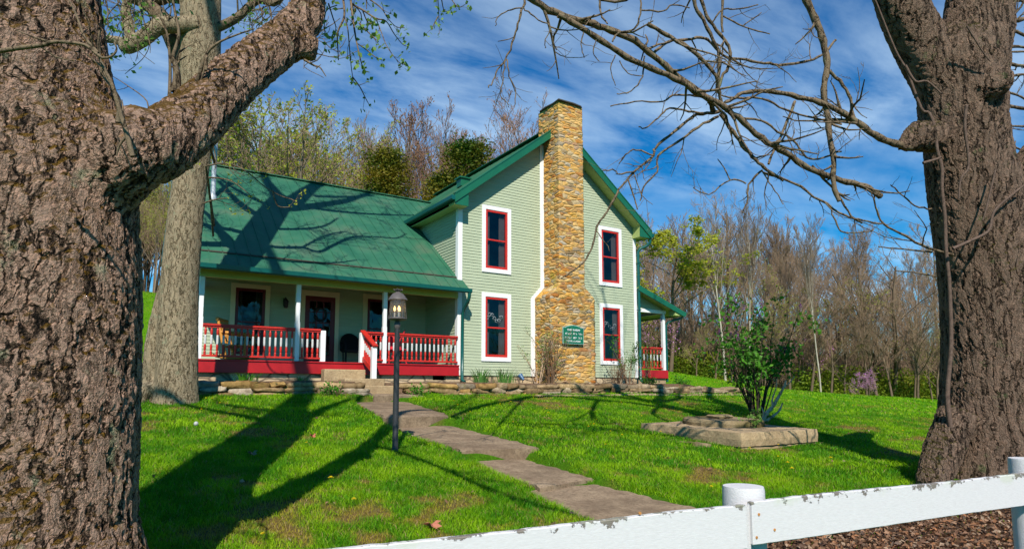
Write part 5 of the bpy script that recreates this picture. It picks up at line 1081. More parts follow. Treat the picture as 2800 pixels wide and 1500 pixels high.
def build_slab():
    r = random.Random(12); t = empty('well_cover', (1.9, -7.5, -1.72), 'square concrete well cover with a round mossy slab on top, on the right lawn', 'well cover')
    mb = MB(); rough_block(mb, (.77, -8.76, -1.655), (3.0, -6.36, -1.422), r, amp=.004, rnd_=.012); tilt(mb); mb.build('slab', M['concrete'], t)
    mb = MB(); rough_block(mb, (.80, -8.73, -2.0), (2.97, -6.39, -1.672), r, amp=.006, rnd_=.006); tilt(mb); mb.build('footing', M['concrete'], t)
    mb = MB(); c = (2.08, -7.32, 0); n = 40; vs = []; rr = [.76+r.uniform(-.018, .018) for _ in range(n)]
    for z, k in ((-1.43, 1.0), (-1.36, 1.015), (-1.31, .99), (-1.298, .955)): vs += [(c[0]+rr[i]*k*math.cos(2*PI*i/n), c[1]+rr[i]*k*math.sin(2*PI*i/n), z+r.uniform(-.004, .004)) for i in range(n)]
    fs = [(a*n+i, a*n+(i+1) % n, (a+1)*n+(i+1) % n, (a+1)*n+i) for a in range(3) for i in range(n)]+[tuple(range(3*n, 4*n))]; mb.add(vs, fs, 0, False); tilt(mb); mb.build('round_slab', M['slab'], t)
    mb = MB(); rough_block(mb, (1.80, -7.45, -1.297), (2.30, -7.1, -1.225), r, amp=.006, rnd_=.03); tilt(mb); o = mb.build('stone_block', M['slab'], None); tag(o, 'small flat mossy stone lying on the round slab of the well cover', 'stone')
    # broken slab in the grass left of the cover
    mb = MB(); q = lawn_hit(1838, 1200); q2 = lawn_hit(1900, 1216)
    rough_block(mb, (q[0]-.05, q[1]-.75, q[2]-.25), (q[0]+.2, q[1]+.25, q[2]-.02), r, amp=.01, rnd_=.03); o = mb.build('sunken_stone', M['slab'], None); tag(o, 'low reddish stone sunk in the grass left of the concrete well cover', 'stone')
build_slab()
def plant(name, label, cat, base, stems, mat, leafmat, lsize, nleaf, spread, h, seed, r0=.012, lean=(0, 0), lv=2, leafz=.25, group=None, cluster=.05, flower=None, sl=.45, twl=1, partn='leaves', sides=5):
    r = random.Random(seed); b = np.array([base[0], base[1], base[2] if len(base) > 2 else hz(base[0], base[1])]); t = empty(name, b, label, cat, group); paths = []; rads = []; I = []
    for k in range(stems):
        a = r.uniform(0, 2*PI); q = r.random()**.6; v = np.array([math.cos(a)*spread*q+lean[0], math.sin(a)*spread*q+lean[1], 1.0]); p = [b+np.array([math.cos(a)*.10*q, math.sin(a)*.10*q, -.05])]; hh = h*r.uniform(.6, 1.05); n = 7
        for s in range(n): p.append(p[-1]+v/np.linalg.norm(v)*hh/n); v = v+np.array([r.gauss(0, .13), r.gauss(0, .13), r.gauss(0, .04)])
        paths.append(np.array(p)); rads.append(np.linspace(r0*r.uniform(.7, 1.2), r0*.25, n+1)); I.append(len(paths)-1)
    tw = twigs(paths, rads, I, r, twl, h*sl*.5, 2.2*2/h, .0, .7, .002, 4)
    V, F = tube_np(paths, rads, sides); link('stems', mesh_np('stems', V, F, None, [mat], None, True), t)
    if nleaf:
        C = []; cs = []
        for _ in range(max(1, nleaf//7)):
            i = r.choice(tw); p = paths[i]; cs.append(p[r.randrange(len(p)//2, len(p))])
        for c in cs:
            if c[2] < b[2]+h*leafz: continue
            for _ in range(7): C.append(c+np.array([r.gauss(0, cluster) for _ in range(3)]))
        if C: v, f = leafquads(np.array(C), lsize, RN); link(partn, mesh_np(partn, v, f, None, [leafmat], None, True), t)
    if flower:
        C = []
        for _ in range(flower[1]):
            i = r.choice(tw); c = paths[i][-1]
            if c[2] < b[2]+h*.55: continue
            for _ in range(26): z = r.random(); C.append(c+np.array([r.gauss(0, .026*(1.1-z)), r.gauss(0, .026*(1.1-z)), z*.13]))
        v, f = leafquads(np.array(C), .03, RN); link('blossoms', mesh_np('blossoms', v, f, None, [flower[0]], None, True), t)
    return t
def build_lilac():
    t = plant('lilac_bush', 'tall multi stemmed lilac bush with purple buds standing behind the concrete well cover', 'bush', tuple(XZ(5.68, 14.9)[:2]), 24, M['lilactwig'], M['lilacleaf'], .095, 2300, .33, 2.75, 21, .019, (0.0, 0.0), 2, .30, None, .09, (M['lilacflower'], 60), .55, 2)
    z = lambda x, y, d: P(x, y, d); D = 13.8
    L = [([(2080, 1166), (2092, 1135), (2112, 1112), (2128, 1085), (2142, 1060), (2150, 1038)], .055, .018), ([(2085, 1163), (2088, 1130), (2080, 1108)], .03, .008), ([(2112, 1112), (2112, 1090), (2122, 1060), (2124, 1035)], .022, .008), ([(2094, 1150), (2128, 1125), (2140, 1100)], .035, .012), ([(2142, 1060), (2160, 1045), (2172, 1028)], .016, .006)]
    paths = []; rads = []
    for l, a, b in L: p, r_ = smooth_path([z(x, y, D) for x, y in l], list(np.linspace(a, b, len(l))), 5); r_ = r_*(1+.2*np.sin(np.arange(len(r_))*2.3)); paths.append(p); rads.append(r_)
    V, F = tube_np(paths, rads, 8); o = link('old_stem', mesh_np('old_stem', V, F, None, [M['barkM2']], None, True), t); tag(o, 'pale twisted old stem leaning right from the well cover')
M['barkM2'] = m_bark('pale_twisted_bark', (.10, .06, .03), (.34, .22, .13), (.55, .38, .25), (30, 30, 9), .012, None, None, .15, .5, False)
build_lilac()

# ------------------------------------------------------------------ dry stone walls
def build_wall(name, label, x0, x1, ytop, hfun, seed):
    r = random.Random(seed); V = []; F = []; C = []; base = 0
    pal = [(.50, .30, .11), (.42, .27, .13), (.55, .38, .19), (.36, .24, .12), (.46, .33, .20), (.58, .36, .13), (.40, .32, .22), (.62, .50, .36)]
    pal2 = [(.46, .33, .19), (.40, .28, .16), (.54, .41, .26), (.38, .25, .13), (.56, .39, .21), (.34, .24, .14), (.62, .48, .32)]
    for row in range(4):
        x = x0+r.uniform(-.1, .1)
        while x < x1:
            w = r.uniform(.28, .80) if row < 3 else r.uniform(.2, .5); hh = hfun(x+w/2); zb = hz(x+w/2, -1.85)-.06; zt = hh; n = 3 if zt-zb < .42 else 4
            if row >= n: x += w; continue
            ch = (zt-zb)/n; z = zb+ch*(row+.5)+r.uniform(-.02, .02); h_ = ch*r.uniform(.85, 1.5); dp = r.uniform(.30, .46); yc = ytop+.16-.05*row*-1+r.uniform(-.05, .05)
            # superellipsoid stone
            nu, nv = 14, 8; p = r.uniform(.28, .5); vs = []
            for i in range(nv+1):
                ph = -PI/2+PI*i/nv
                for j in range(nu):
                    th = 2*PI*j/nu; sg = lambda a, e: math.copysign(abs(a)**e, a)
                    q = np.array([sg(math.cos(ph), p)*sg(math.cos(th), p)*w*.51, sg(math.cos(ph), p)*sg(math.sin(th), p)*dp*.5, sg(math.sin(ph), p*.9)*h_*.5])
                    s1 = math.sin(q[0]*9+row*3+x*5)*.07+math.sin(q[0]*23+q[2]*31+x*3)*.05; q = q*np.array([1, 1+s1, 1+s1*1.3])+np.array([r.gauss(0, .009), r.gauss(0, .013), r.gauss(0, .010)]); vs.append(q)
            vs = np.array(vs); a = r.gauss(0, .05); c, s = math.cos(a), math.sin(a); vs[:, [0, 2]] = vs[:, [0, 2]]@np.array([[c, s], [-s, c]]); a = r.gauss(0, .10); c, s = math.cos(a), math.sin(a); vs[:, [0, 1]] = vs[:, [0, 1]]@np.array([[c, s], [-s, c]])
            V.append(vs+np.array([x+w/2, yc, z])); F += [(base+i*nu+j, base+i*nu+(j+1) % nu, base+(i+1)*nu+(j+1) % nu, base+(i+1)*nu+j) for i in range(nv) for j in range(nu)]
            k = ss(-2, 4, x); cc = np.array(r.choice(pal2 if r.random() < k else pal))*r.uniform(.5, .95); C += [list(cc)+[1]]*len(vs); base += len(vs); x += w+r.uniform(-.05, .04)
    me = mesh_np(name, np.concatenate(V), np.array(F), None, [M['rock']], None, False); at = me.color_attributes.new('Col', 'FLOAT_COLOR', 'POINT'); at.data.foreach_set('color', np.array(C, np.float32).ravel())
    o = link(name, me); tag(o, label, 'stone wall')
build_wall('stone_wall', 'low dry stone wall of ochre slabs below the porch, left of the steps', -7.6, -3.55, -1.72, lambda x: -.545, 1)
build_wall('stone_wall', 'long low dry stone wall running right from the porch steps past the chimney', -2.30, 10.0, -1.72, lambda x: float(-.545-.07*ss(5.5, 10, x)), 2)
# kerb of thin flat stones at the foot of the wall
def kerb():
    mb = MB(); r = random.Random(3); x = 1.2
    while x < 9.6: w = r.uniform(.5, 1.1); z = hz(x+w/2, -2.05); rough_block(mb, (x, -2.16, z-.06), (x+w-.02, -1.93, z+.025), r, amp=.004, rnd_=.01); x += w
    o = mb.build('edging_stones', M['concrete']); tag(o, 'thin flat edging stones in the grass at the foot of the long stone wall', 'edging')
kerb()

# ------------------------------------------------------------------ shrubs and small plants by the house
plant('budding_shrub', 'tall brown twiggy shrub against the left flank of the stone chimney', 'bush', (2.45, -1.05, -.5), 34, M['shrubtwig'], M['leafgreen'], .035, 620, .22, 1.75, 41, .011, (.03, 0), 2, .25, None, .05, None, .4, 2)
plant('spindly_shrub', 'pale spindly shrub with a few green leaves leaning over the siding left of the chimney', 'bush', (2.0, -1.0, -.5), 9, M['barkM2'], M['leaftwig'], .045, 300, .5, 1.75, 42, .012, (-.22, 0), 2, .3, None, .05, None, .4, 1)
plant('dry_shrub', 'low reddish brown shrub right of the stone chimney base', 'bush', (4.9, -1.15, -.5), 38, M['shrubtwig'], M['leafred'], .03, 300, .55, .85, 43, .008, (0, 0), 2, .2, None, .05, None, .5, 2)
plant('leafy_sapling', 'thin leafy sapling in front of the lower right gable window', 'sapling', (5.45, -1.05, -.5), 10, M['shrubtwig'], M['leafgreen'], .055, 520, .30, 1.55, 44, .010, (0, 0), 2, .3, None, .07, None, .5, 1)
plant('airy_shrub', 'airy shrub with tiny green leaves near the right corner of the house', 'bush', (6.25, -1.0, -.5), 9, M['shrubtwig'], M['leaftwig'], .035, 420, .35, 1.35, 45, .007, (0, 0), 2, .3, None, .07, None, .5, 1)
def blades(name, label, cat, base, n, h, spread, mat, seed, w=.022):
    r = random.Random(seed); V = []; F = []; 
    for k in range(n):
        a = r.uniform(0, 2*PI); q = spread*r.random()**.7; p = np.array([base[0]+math.cos(a)*q*.5, base[1]+math.sin(a)*q*.35, base[2]]); v = np.array([math.cos(a)*.35*r.random(), math.sin(a)*.35*r.random(), 1.]); sd = np.array([-math.sin(a), math.cos(a), 0])*w/2; hh = h*r.uniform(.6, 1.1); m = 5; b = len(V)
        for s in range(m+1):
            t = s/m; V += [p-sd*(1-t**2), p+sd*(1-t**2)]; p = p+v*hh/m; v = v+np.array([math.cos(a)*.14, math.sin(a)*.14, -.10])*(1+t)
        for s in range(m): F.append((b+2*s, b+2*s+1, b+2*s+3, b+2*s+2))
    me = mesh_np(name, np.array(V), np.array(F), None, [mat], None, True); o = link(name, me, None); 
    t = empty(name, base, label, cat) if False else o; tag(o, label, cat); return o
M['bladeleaf'] = m_leaf('strap_leaves', (.06, .19, .035), (.16, .32, .07), .3, 9)
blades('daffodil_clump', 'clump of upright strap leaves at the foot of the left downspout', 'plant', (.20, -.95, -.5), 70, .52, .5, M['bladeleaf'], 1)
blades('daffodil_clump', 'clump of strap leaves on the wall top in front of the lower left gable window', 'plant', (.85, -1.1, -.5), 70, .50, .7, M['bladeleaf'], 2)
blades('daffodil_clump', 'dark tuft of leaves on the stone wall below the left porch bay', 'plant', (-5.75, -1.15, -.5), 60, .24, .6, M['leafgreen'], 3)
blades('daffodil_clump', 'small tuft of leaves on the wall below the front porch post', 'plant', (-4.6, -1.3, -.5), 30, .16, .3, M['bladeleaf'], 4)
for i, (x, y, lab) in enumerate([(-4.05, -1.95, 'weedy green plant growing out of the wall foot left of the steps'), (-2.05, -1.95, 'weedy green plant in the shade right of the concrete steps'), (6.0, -1.35, 'low green ground plant on the wall near the right downspout'), (7.5, -1.3, 'low green ground plant on the wall below the side porch')]):
    plant('weed', lab, 'plant', (x, y, max(hz(x, y), -.8)), 16, M['shrubtwig'], M['leafgreen'], .06, 260, 1.1, .26, 60+i, .004, (0, 0), 1, .1, None, .06)
plant('weed', 'yellow green weed growing against the round slab of the well cover', 'plant', (1.98, -7.98, -1.40), 9, M['shrubtwig'], M['leaftwig'], .08, 90, .5, .34, 70, .004, (0, 0), 1, .15, None, .05)
def spot():
    t = empty('garden_spotlight', (1.35, -1.25, -.5), 'small blue garden spotlight on the stone wall under the gable', 'spotlight'); mb = MB(); mb.lathe((1.35, -1.25, -.5), [(.01, 0), (.01, .12)], 8); mb.build('stake', M['black'], t)
    mb = MB(); mb.tube([(1.35, -1.30, -.42), (1.33, -1.22, -.34), (1.32, -1.17, -.29)], [.03, .06, .075], 12); mb.build('lamp_head', M['blue'], t)
spot()

# ------------------------------------------------------------------ things on the porch
def log(mb, p, q, r_=.035): mb.tube([p, tuple((np.array(p)+np.array(q))/2), q], [r_, r_*1.06, r_*.95], 8)
def rocker():
    x, y = -5.62, .50; t = empty('log_rocking_chair', (x, y, 0), 'orange varnished log rocking chair at the left end of the porch', 'chair')
    def X(u, v, w): a = -.5; return (x+u*math.cos(a)-v*math.sin(a), y+u*math.sin(a)+v*math.cos(a), w)
    for s in (-.27, .27):
        mb = MB(); mb.tube([X(.42, s, .11), X(.2, s, .045), X(-.1, s, .035), X(-.4, s, .09), X(-.55, s, .15)], .032, 8); mb.build('rocker', M['orange'], t)
        mb = MB(); log(mb, X(.22, s, .05), X(.26, s, .60)); mb.build('leg', M['orange'], t)
        mb = MB(); log(mb, X(-.2, s, .05), X(-.42, s, 1.0)); mb.build('back_post', M['orange'], t)
        mb = MB(); log(mb, X(.32, s, .60), X(-.34, s, .66), .04); mb.build('armrest', M['orange'], t)
    mb = MB()
    for k in range(7): u = .24-k*.075; log(mb, X(u, -.27, .36-.02*k/3), X(u, .27, .36-.02*k/3), .026)
    mb.build('seat', M['orange'], t)
    mb = MB(); log(mb, X(-.42, -.33, .97), X(-.42, .33, .97), .038)
    for k in range(5): v = -.18+k*.09; log(mb, X(-.24, v, .40), X(-.41, v, .95), .018)
    mb.build('backrest', M['orange'], t)
rocker()
def wicker():
    x, y = -2.42, 1.72; t = empty('wicker_chair', (x, y, 0), 'black wicker armchair on the porch right of the front door', 'chair'); mb = MB()
    mb.tube([(x-.26, y, .0), (x-.27, y+.02, .42)], .02, 6); mb.build('leg', M['blackwicker'], t); mb = MB(); mb.tube([(x+.26, y, .0), (x+.27, y+.02, .42)], .02, 6); mb.build('leg', M['blackwicker'], t)
    mb = MB(); mb.box((x-.28, y-.28, .36), (x+.28, y+.22, .44)); mb.build('seat', M['blackwicker'], t, .03)
    mb = MB(); n = 14; vs = []; fs = []
    for i in range(n+1):
        a = PI*i/n; cx, cz = x-.31*math.cos(a), .44+.48*math.sin(a)**.7
        for o_ in (0, .05): vs += [(cx, y+.10+.16*math.sin(a)+o_, .40), (cx, y+.14+.18*math.sin(a)+o_, cz)]
    for i in range(n):
        b = i*4; fs += [(b, b+4, b+5, b+1), (b+2, b+3, b+7, b+6), (b+1, b+5, b+7, b+3)]
    mb.add(vs, fs, 0, True); mb.build('backrest', M['blackwicker'], t)
    for s in (-1, 1): mb = MB(); mb.tube([(x+s*.30, y+.15, .66), (x+s*.31, y-.1, .66), (x+s*.29, y-.26, .60), (x+s*.28, y-.27, .0)], .028, 6); mb.build('armrest', M['blackwicker'], t)
wicker()
def redchair():
    x, y = -1.62, .62; t = empty('folding_chair', (x, y, 0), 'bright red folding camp chair behind the right porch railing', 'chair'); c = M['redcanvas']
    w = .26
    for s in (-1, 1):
        mb = MB(); mb.bar((x+s*w, y-.24, .02), (x-s*w*.2, y-.2, .62), .025, .025); mb.bar((x-s*w*.2, y-.2, .62), (x-s*w*.9, y-.16, .95) if s < 0 else (x-s*w*.5, y-.16, .76), .02, .02); mb.build('leg', c, t)
        mb = MB(); mb.bar((x+s*w, y+.24, .02), (x+s*w*1.05, y+.05, .66), .025, .025); mb.build('leg', c, t)
    mb = MB(); mb.prism([(x-w, y-.22, .40), (x+w, y-.22, .40), (x+w*.95, y+.2, .34), (x-w*.95, y+.2, .34)], (0, 0, .015)); mb.build('seat', c, t)
    mb = MB(); mb.prism([(x-w, y+.18, .42), (x+w, y+.18, .42), (x+w, y+.27, .86), (x-w, y+.27, .86)], (0, .012, 0)); mb.build('backrest', c, t)
    mb = MB(); mb.bar((x-w*1.05, y-.24, .62), (x-w*1.05, y+.2, .62), .05, .02); mb.bar((x+w*1.05, y-.24, .62), (x+w*1.05, y+.2, .62), .05, .02); mb.build('armrest', c, t)
redchair()
def table():
    x, y = -1.45, 1.35; t = empty('patio_table', (x, y, 0), 'round black patio table in the dark right corner of the porch', 'table'); mb = MB(); mb.lathe((x, y, .86), [(.58, 0), (.60, .015), (.58, .03), (.02, .045)], 24); mb.build('table_top', M['black'], t)
    for k in range(4): a = k*PI/2+.4; mb = MB(); mb.tube([(x+.40*math.cos(a), y+.40*math.sin(a), 0), (x+.28*math.cos(a), y+.28*math.sin(a), .86)], .018, 6); mb.build('leg', M['black'], t)
table()
print('yard done')

# ------------------------------------------------------------------ the woods behind
def gen_tree(seed, h=14., r0=.17, up=.55, spread=.6, first=.25, density=1.0, trunks=1, tipr=.013, gauss=.13):
    """returns trunk paths and fine-twig paths around the origin"""
    r = random.Random(seed); TP = []; TR = []; CP = []; CR = []
    def grow(p, v, L_, rad, lv):
        n = 6 if lv == 0 else (4 if lv < 3 else 3); pts = [p]; v = v/np.linalg.norm(v)
        gs = gauss*(.38 if lv == 0 else 1)
        for s in range(n): v = v+np.array([r.gauss(0, gs), r.gauss(0, gs), r.gauss(0, gs*.6)+(.05 if lv else .04)]); v /= np.linalg.norm(v); pts.append(pts[-1]+v*L_/n)
        pts = np.array(pts); re = rad*(.30 if lv < 2 else .45); rr = np.maximum(np.linspace(rad, re, n+1), tipr*.6); (TP if lv < 2 else CP).append(pts); (TR if lv < 2 else CR).append(rr)
        if lv >= 4: return
        m = [13, 8, 7, 4][lv]; m = max(2, int(m*density*(.8+.4*r.random())))
        for i in range(m):
            t0 = first if lv == 0 else .2; t = t0+(1-t0)*(i+r.random()*.8)/m; t = min(.99, t); k = min(n-1, int(t*n)); f = t*n-k; a = pts[k]*(1-f)+pts[k+1]*f; d = pts[k+1]-pts[k]; d /= np.linalg.norm(d)
            q = np.array([r.gauss(0, 1), r.gauss(0, 1), r.gauss(0, .5)]); q -= (q@d)*d; q /= np.linalg.norm(q); ang = spread*(.7+.6*r.random()); w = d*math.cos(ang)+q*math.sin(ang)+np.array([0, 0, up*.35])
            Lc = L_*([.52, .50, .48, .5][lv])*(1.15-.65*t)*(.7+.6*r.random()); grow(a, w, Lc, max(tipr, rad*(1-t*.6)*.45), lv+1)
    for k in range(trunks):
        a = r.uniform(0, 6.28); s = .0 if trunks == 1 else .5; grow(np.array([s*math.cos(a), s*math.sin(a), -.3]), np.array([math.cos(a)*.22*(trunks > 1), math.sin(a)*.22*(trunks > 1), 1.]), h*(.86+.14*r.random()), r0, 0)
    return TP, TR, CP, CR
def proto(name, seed, mats, leaf=None, nl=0, ls=.12, **kw):
    TP, TR, CP, CR = gen_tree(seed, **kw); V, F = tube_np(TP, TR, 5); tm = mesh_np('trunk', V, F, None, [mats[0]], None, True)
    V, F = tube_np(CP, CR, 3); mi = np.zeros(len(F), int); ms = [mats[1]]
    if leaf is not None:
        r = np.random.default_rng(seed); idx = r.integers(0, len(CP), nl); pts = np.array([CP[i][-1]*(1-f)+CP[i][0]*f for i, f in zip(idx, r.random(nl)*.7)])+r.normal(size=(nl, 3))*.10; v2, f2 = leafquads(pts, ls, r); F = np.concatenate([F, f2+len(V)]); V = np.concatenate([V, v2]); mi = np.concatenate([mi, np.ones(len(f2), int)]); ms.append(leaf)
    cm = mesh_np('crown', V, F, None, ms, mi); H_ = V[:, 2].max(); return (tm, cm, H_)
BF, BG, BW, TW, TR_ = M['barkforest'], M['barkgrey'], M['barkwhite'], M['twigforest'], M['twigred']
PR = {}
for i in range(4): PR['bare%d' % i] = proto('bare', 100+i, (BF if i % 2 else BG, TW), spread=[.45, .6, .5, .7][i], first=[.35, .25, .4, .3][i], up=[.9, .5, .7, .5][i], r0=.16)
PR['red0'] = proto('red', 120, (BG, TR_), M['leafred'], 1500, .10, spread=.5, first=.3, up=.8); PR['red1'] = proto('red', 121, (BG, TR_), M['leafred'], 900, .10, spread=.6, first=.35, up=.6)
PR['bud0'] = proto('bud', 130, (BF, TW), M['leafbud'], 3000, .17, spread=.65, first=.22, up=.5, trunks=1, density=1.05); PR['bud1'] = proto('bud', 131, (BG, TW), M['leafbud'], 2200, .16, spread=.6, first=.3, up=.6, trunks=2, density=.85)
PR['yel'] = proto('yel', 140, (BF, TW), M['leafyel'], 12000, .19, spread=.75, first=.12, up=.35); PR['ygr'] = proto('ygr', 141, (BF, TW), M['leafbud'], 1500, .13, spread=.6, first=.2, up=.5)
PR['white0'] = proto('white', 150, (BW, M['barkgrey']), spread=.5, first=.38, up=.8, r0=.17, gauss=.10); PR['white1'] = proto('white', 151, (BW, M['barkgrey']), spread=.42, first=.45, up=.9, r0=.15, gauss=.09)
PR['dark0'] = proto('dark', 160, (BF, TW), spread=.7, first=.22, up=.35, r0=.2, trunks=2, density=.85, gauss=.17)
PR['pink'] = proto('pink', 170, (BF, TW), M['redbud'], 2300, .075, h=3.2, r0=.06, spread=.8, first=.15, up=.2, trunks=3, density=.75, tipr=.006)
PR['pink2'] = proto('pink2', 171, (BF, TW), M['redbud'], 420, .075, h=3.2, r0=.05, spread=.8, first=.3, up=.3, trunks=2, density=.6, tipr=.006)
def cedar_proto(seed):
    r = np.random.default_rng(seed); V, F = tube_np([np.array([[0, 0, -.3], [0, 0, 4], [.1, 0, 8], [.1, .1, 11]])], [[.16, .13, .08, .02]], 6); tm = mesh_np('trunk', V, F, None, [BF], None, True)
    P0 = []; 
    for k in range(420):
        z = 1.2+9.9*r.random()**.9; R_ = 2.1*(1-(z-1)/10.6)**.8*(.45+.9*r.random()**1.3)+.05; a = r.uniform(0, 2*PI); rad = R_*(.45+.55*r.random()); c = np.array([rad*math.cos(a), rad*math.sin(a), z+rad*.12]); m = 80; P0.append(c+r.normal(size=(m, 3))*np.array([.30, .30, .13]))
    P0 = np.concatenate(P0); v, f = leafquads(P0, .10, r); cm = mesh_np('crown', v, f, None, [M['cedarleaf']]); return (tm, cm, 11.4)
PR['cedar0'] = cedar_proto(1); PR['cedar1'] = cedar_proto(2)
NT = [0]
def place_tree(pk, x, y, z, top, label, cat='tree', group=None, name='bare_tree', wide=1.0, rot=None):
    tm, cm, H_ = PR[pk]; s = (top-z)/H_; r = random.Random(NT[0]); NT[0] += 1
    o = empty(name, (x, y, z-.05), label, cat, group); o.rotation_euler = (0, 0, r.uniform(0, 6.28) if rot is None else rot); o.scale = (s*wide, s*wide, s)
    for n_, me in (('trunk', tm), ('crown', cm)): c = bpy.data.objects.new(n_, me); COL.objects.link(c); c.parent = o
    return o
def tree_px(pk, px, d, topy, label, **kw):
    """a tree whose foot stands d metres ahead in the direction of photo column px, reaching up to row topy"""
    q = P(px, 1067, d); z = hz(q[0], q[1]); top = P(px, topy-(45 if pk[:5] != 'cedar' and pk != 'pink' else 0), d)[2]; return place_tree(pk, q[0], q[1], z, top, label, **kw)
def build_forest():
    r = random.Random(77)
    # singled out trees
    tree_px('bud0', 700, 34, 235, 'budding tree with yellow green leaves rising behind the roof near the stove pipe', name='budding_tree', wide=1.15)
    tree_px('bud1', 860, 33, 240, 'budding tree with forked pale trunk standing behind the middle of the porch roof', name='budding_tree', wide=1.2)
    tree_px('bud0', 600, 37, 330, 'budding tree partly hidden by the thick mossy limb behind the roof', name='budding_tree')
    tree_px('bud1', 960, 38, 300, 'thinly budding tree left of the left cedar behind the roof', name='budding_tree')
    tree_px('cedar0', 1045, 31, 375, 'dark green cedar behind the roof, left and lower of the two cedars', name='cedar_tree', wide=1.45); tree_px('cedar1', 1275, 30, 350, 'green and rusty cedar close behind the left slope of the gable roof', name='cedar_tree', wide=1.6)
    tree_px('cedar0', 1205, 31, 450, 'small olive cedar between the two larger cedars behind the roof', name='cedar_tree', wide=1.5)
    tree_px('red0', 1160, 38, 285, 'bare tree with reddish brown crown between the two cedars', name='bare_tree', wide=1.1); tree_px('red1', 1425, 40, 300, 'thin bare tree just left of the chimney top', name='bare_tree'); tree_px('red0', 1240, 42, 370, 'reddish bare tree behind the right cedar', name='bare_tree')
    tree_px('yel', 1835, 36, 650, 'yellow green leafy tree at the woods edge right behind the house corner', name='leafy_tree', wide=1.5); tree_px('ygr', 1900, 42, 640, 'brownish budding tree beside the yellow green tree', name='budding_tree', wide=1.2); tree_px('ygr', 2130, 41, 745, 'budding olive tree in the woods above the lilac bush', name='budding_tree', wide=1.2); tree_px('ygr', 2290, 40, 800, 'low olive budding tree in the woods left of the redbud', name='budding_tree', wide=1.3)
    tree_px('white0', 1985, 35.5, 540, 'tall white barked sycamore with crooked trunk behind the lilac bush', name='sycamore_tree', wide=.75, rot=1.0); tree_px('white1', 2050, 36.5, 535, 'tallest pale sycamore in the woods, right of the crooked one', name='sycamore_tree', wide=.65); tree_px('white1', 2245, 35.5, 600, 'slender white sycamore standing midway between lilac and right foreground tree', name='sycamore_tree', wide=.6)
    tree_px('dark0', 2430, 40, 660, 'dark spreading bare tree near the right foreground trunk', name='bare_tree', wide=1.2)
    tree_px('pink', 2365, 35, 1000, 'bright pink flowering redbud at the foot of the woods', name='redbud_tree', wide=.95); tree_px('pink2', 2270, 40, 945, 'faint pink redbud high among the trunks left of the bright redbud', name='redbud_tree', wide=.8); tree_px('pink2', 1800, 36, 890, 'pink redbud seen through the side porch', name='redbud_tree', wide=.9)
    # the rest of the woods on the right
    g = 'bare trees in the woods on the right'; lab = 'bare brown tree among many in the woods on the right'
    ks = ['bare0', 'bare1', 'bare2', 'bare3', 'dark0', 'ygr', 'bare0', 'bare2']
    def top(px): return float(np.interp(px, [1740, 1900, 2000, 2100, 2200, 2300, 2450, 2560, 2700, 2900], [640, 570, 550, 580, 620, 630, 660, 650, 630, 610]))
    n = 0
    for row, (d0, cnt, dy) in enumerate([(38, 14, 100), (43, 17, 60), (49, 18, 30), (57, 17, 10), (68, 16, 0)]):
        for i in range(cnt):
            px = 1740+(2960-1740)*(i+r.random())/cnt; d = d0+r.uniform(-2, 2.5)
            if row == 0 and (1740 < px < 1800 or i % 3 == 0): continue
            sky = 60 if (2380 < px < 2560 and r.random() < .6) else 0
            pk = r.choice(ks); wh = ['in the front row of', 'in the second row of', 'in the middle of', 'deep in', 'farthest back in'][row]; sd = 'near the house corner' if px < 1960 else 'behind the lilac bush' if px < 2200 else 'above the pink redbud' if px < 2420 else 'beside the right trunk'
            lb = {'dark0': 'wide two stemmed bare tree %s the woods %s', 'ygr': 'tree dotted with green buds %s the woods %s', 'bare0': 'upright bare tree %s the woods %s', 'bare1': 'rounded bare tree %s the woods %s', 'bare2': 'narrow bare tree %s the woods %s', 'bare3': 'spreading bare tree %s the woods %s'}[pk] % (wh, sd)
            tree_px(pk, px, d, top(px)+dy+r.uniform(-30, 130)+sky*1.5, lb, group=g, wide=r.uniform(.75, 1.15))
    # small stems and saplings at the edge
    for i in range(34):
        px = 1740+1200*(i+r.random())/34; d = 36+r.uniform(0, 4); tree_px(r.choice(['bare1', 'bare3', 'ygr']), px, d, 850+r.uniform(-60, 110), 'small bare sapling at the edge of the woods on the right', cat='sapling', group='saplings at the edge of the woods', name='sapling', wide=1.3)
    # behind the house and to the left
    g = 'bare trees on the hill behind the house'; lab = 'bare tree on the hill behind the house'
    def top2(px): return float(np.interp(px, [330, 480, 600, 750, 900, 1000, 1150, 1300, 1450, 1700], [480, 400, 300, 260, 290, 330, 310, 340, 340, 560]))
    for row, (d0, cnt, dy) in enumerate([(34, 6, 60), (39, 8, 20), (45, 8, 0), (53, 8, 10)]):
        for i in range(cnt):
            px = 560+(1480-560)*(i+r.random())/cnt; k = r.choice(['bud0', 'bud1', 'bare1', 'ygr']) if px < 900 else r.choice(['red0', 'red1', 'bare0', 'bare2', 'red1'])
            sd = 'behind the left end of the porch roof' if px < 760 else 'behind the middle of the porch roof' if px < 1000 else 'between the two cedars' if px < 1250 else 'behind the left gable slope'
            lb = {'bud0': 'budding round crowned tree', 'bud1': 'budding two stemmed tree', 'bare1': 'bare brown tree', 'ygr': 'sparsely budding tree', 'red0': 'reddish upright tree', 'red1': 'reddish spreading tree', 'bare0': 'tall bare tree', 'bare2': 'narrow bare tree'}[k]+' '+sd+[', nearest row', ', second row', ', third row', ', farthest row'][row]
            tree_px(k, px, d0+r.uniform(-2, 2), top2(px)+dy+r.uniform(0, 90), lb, group=g, wide=r.uniform(.75, 1.1))
    g = 'trees on the hillside seen left of the house'
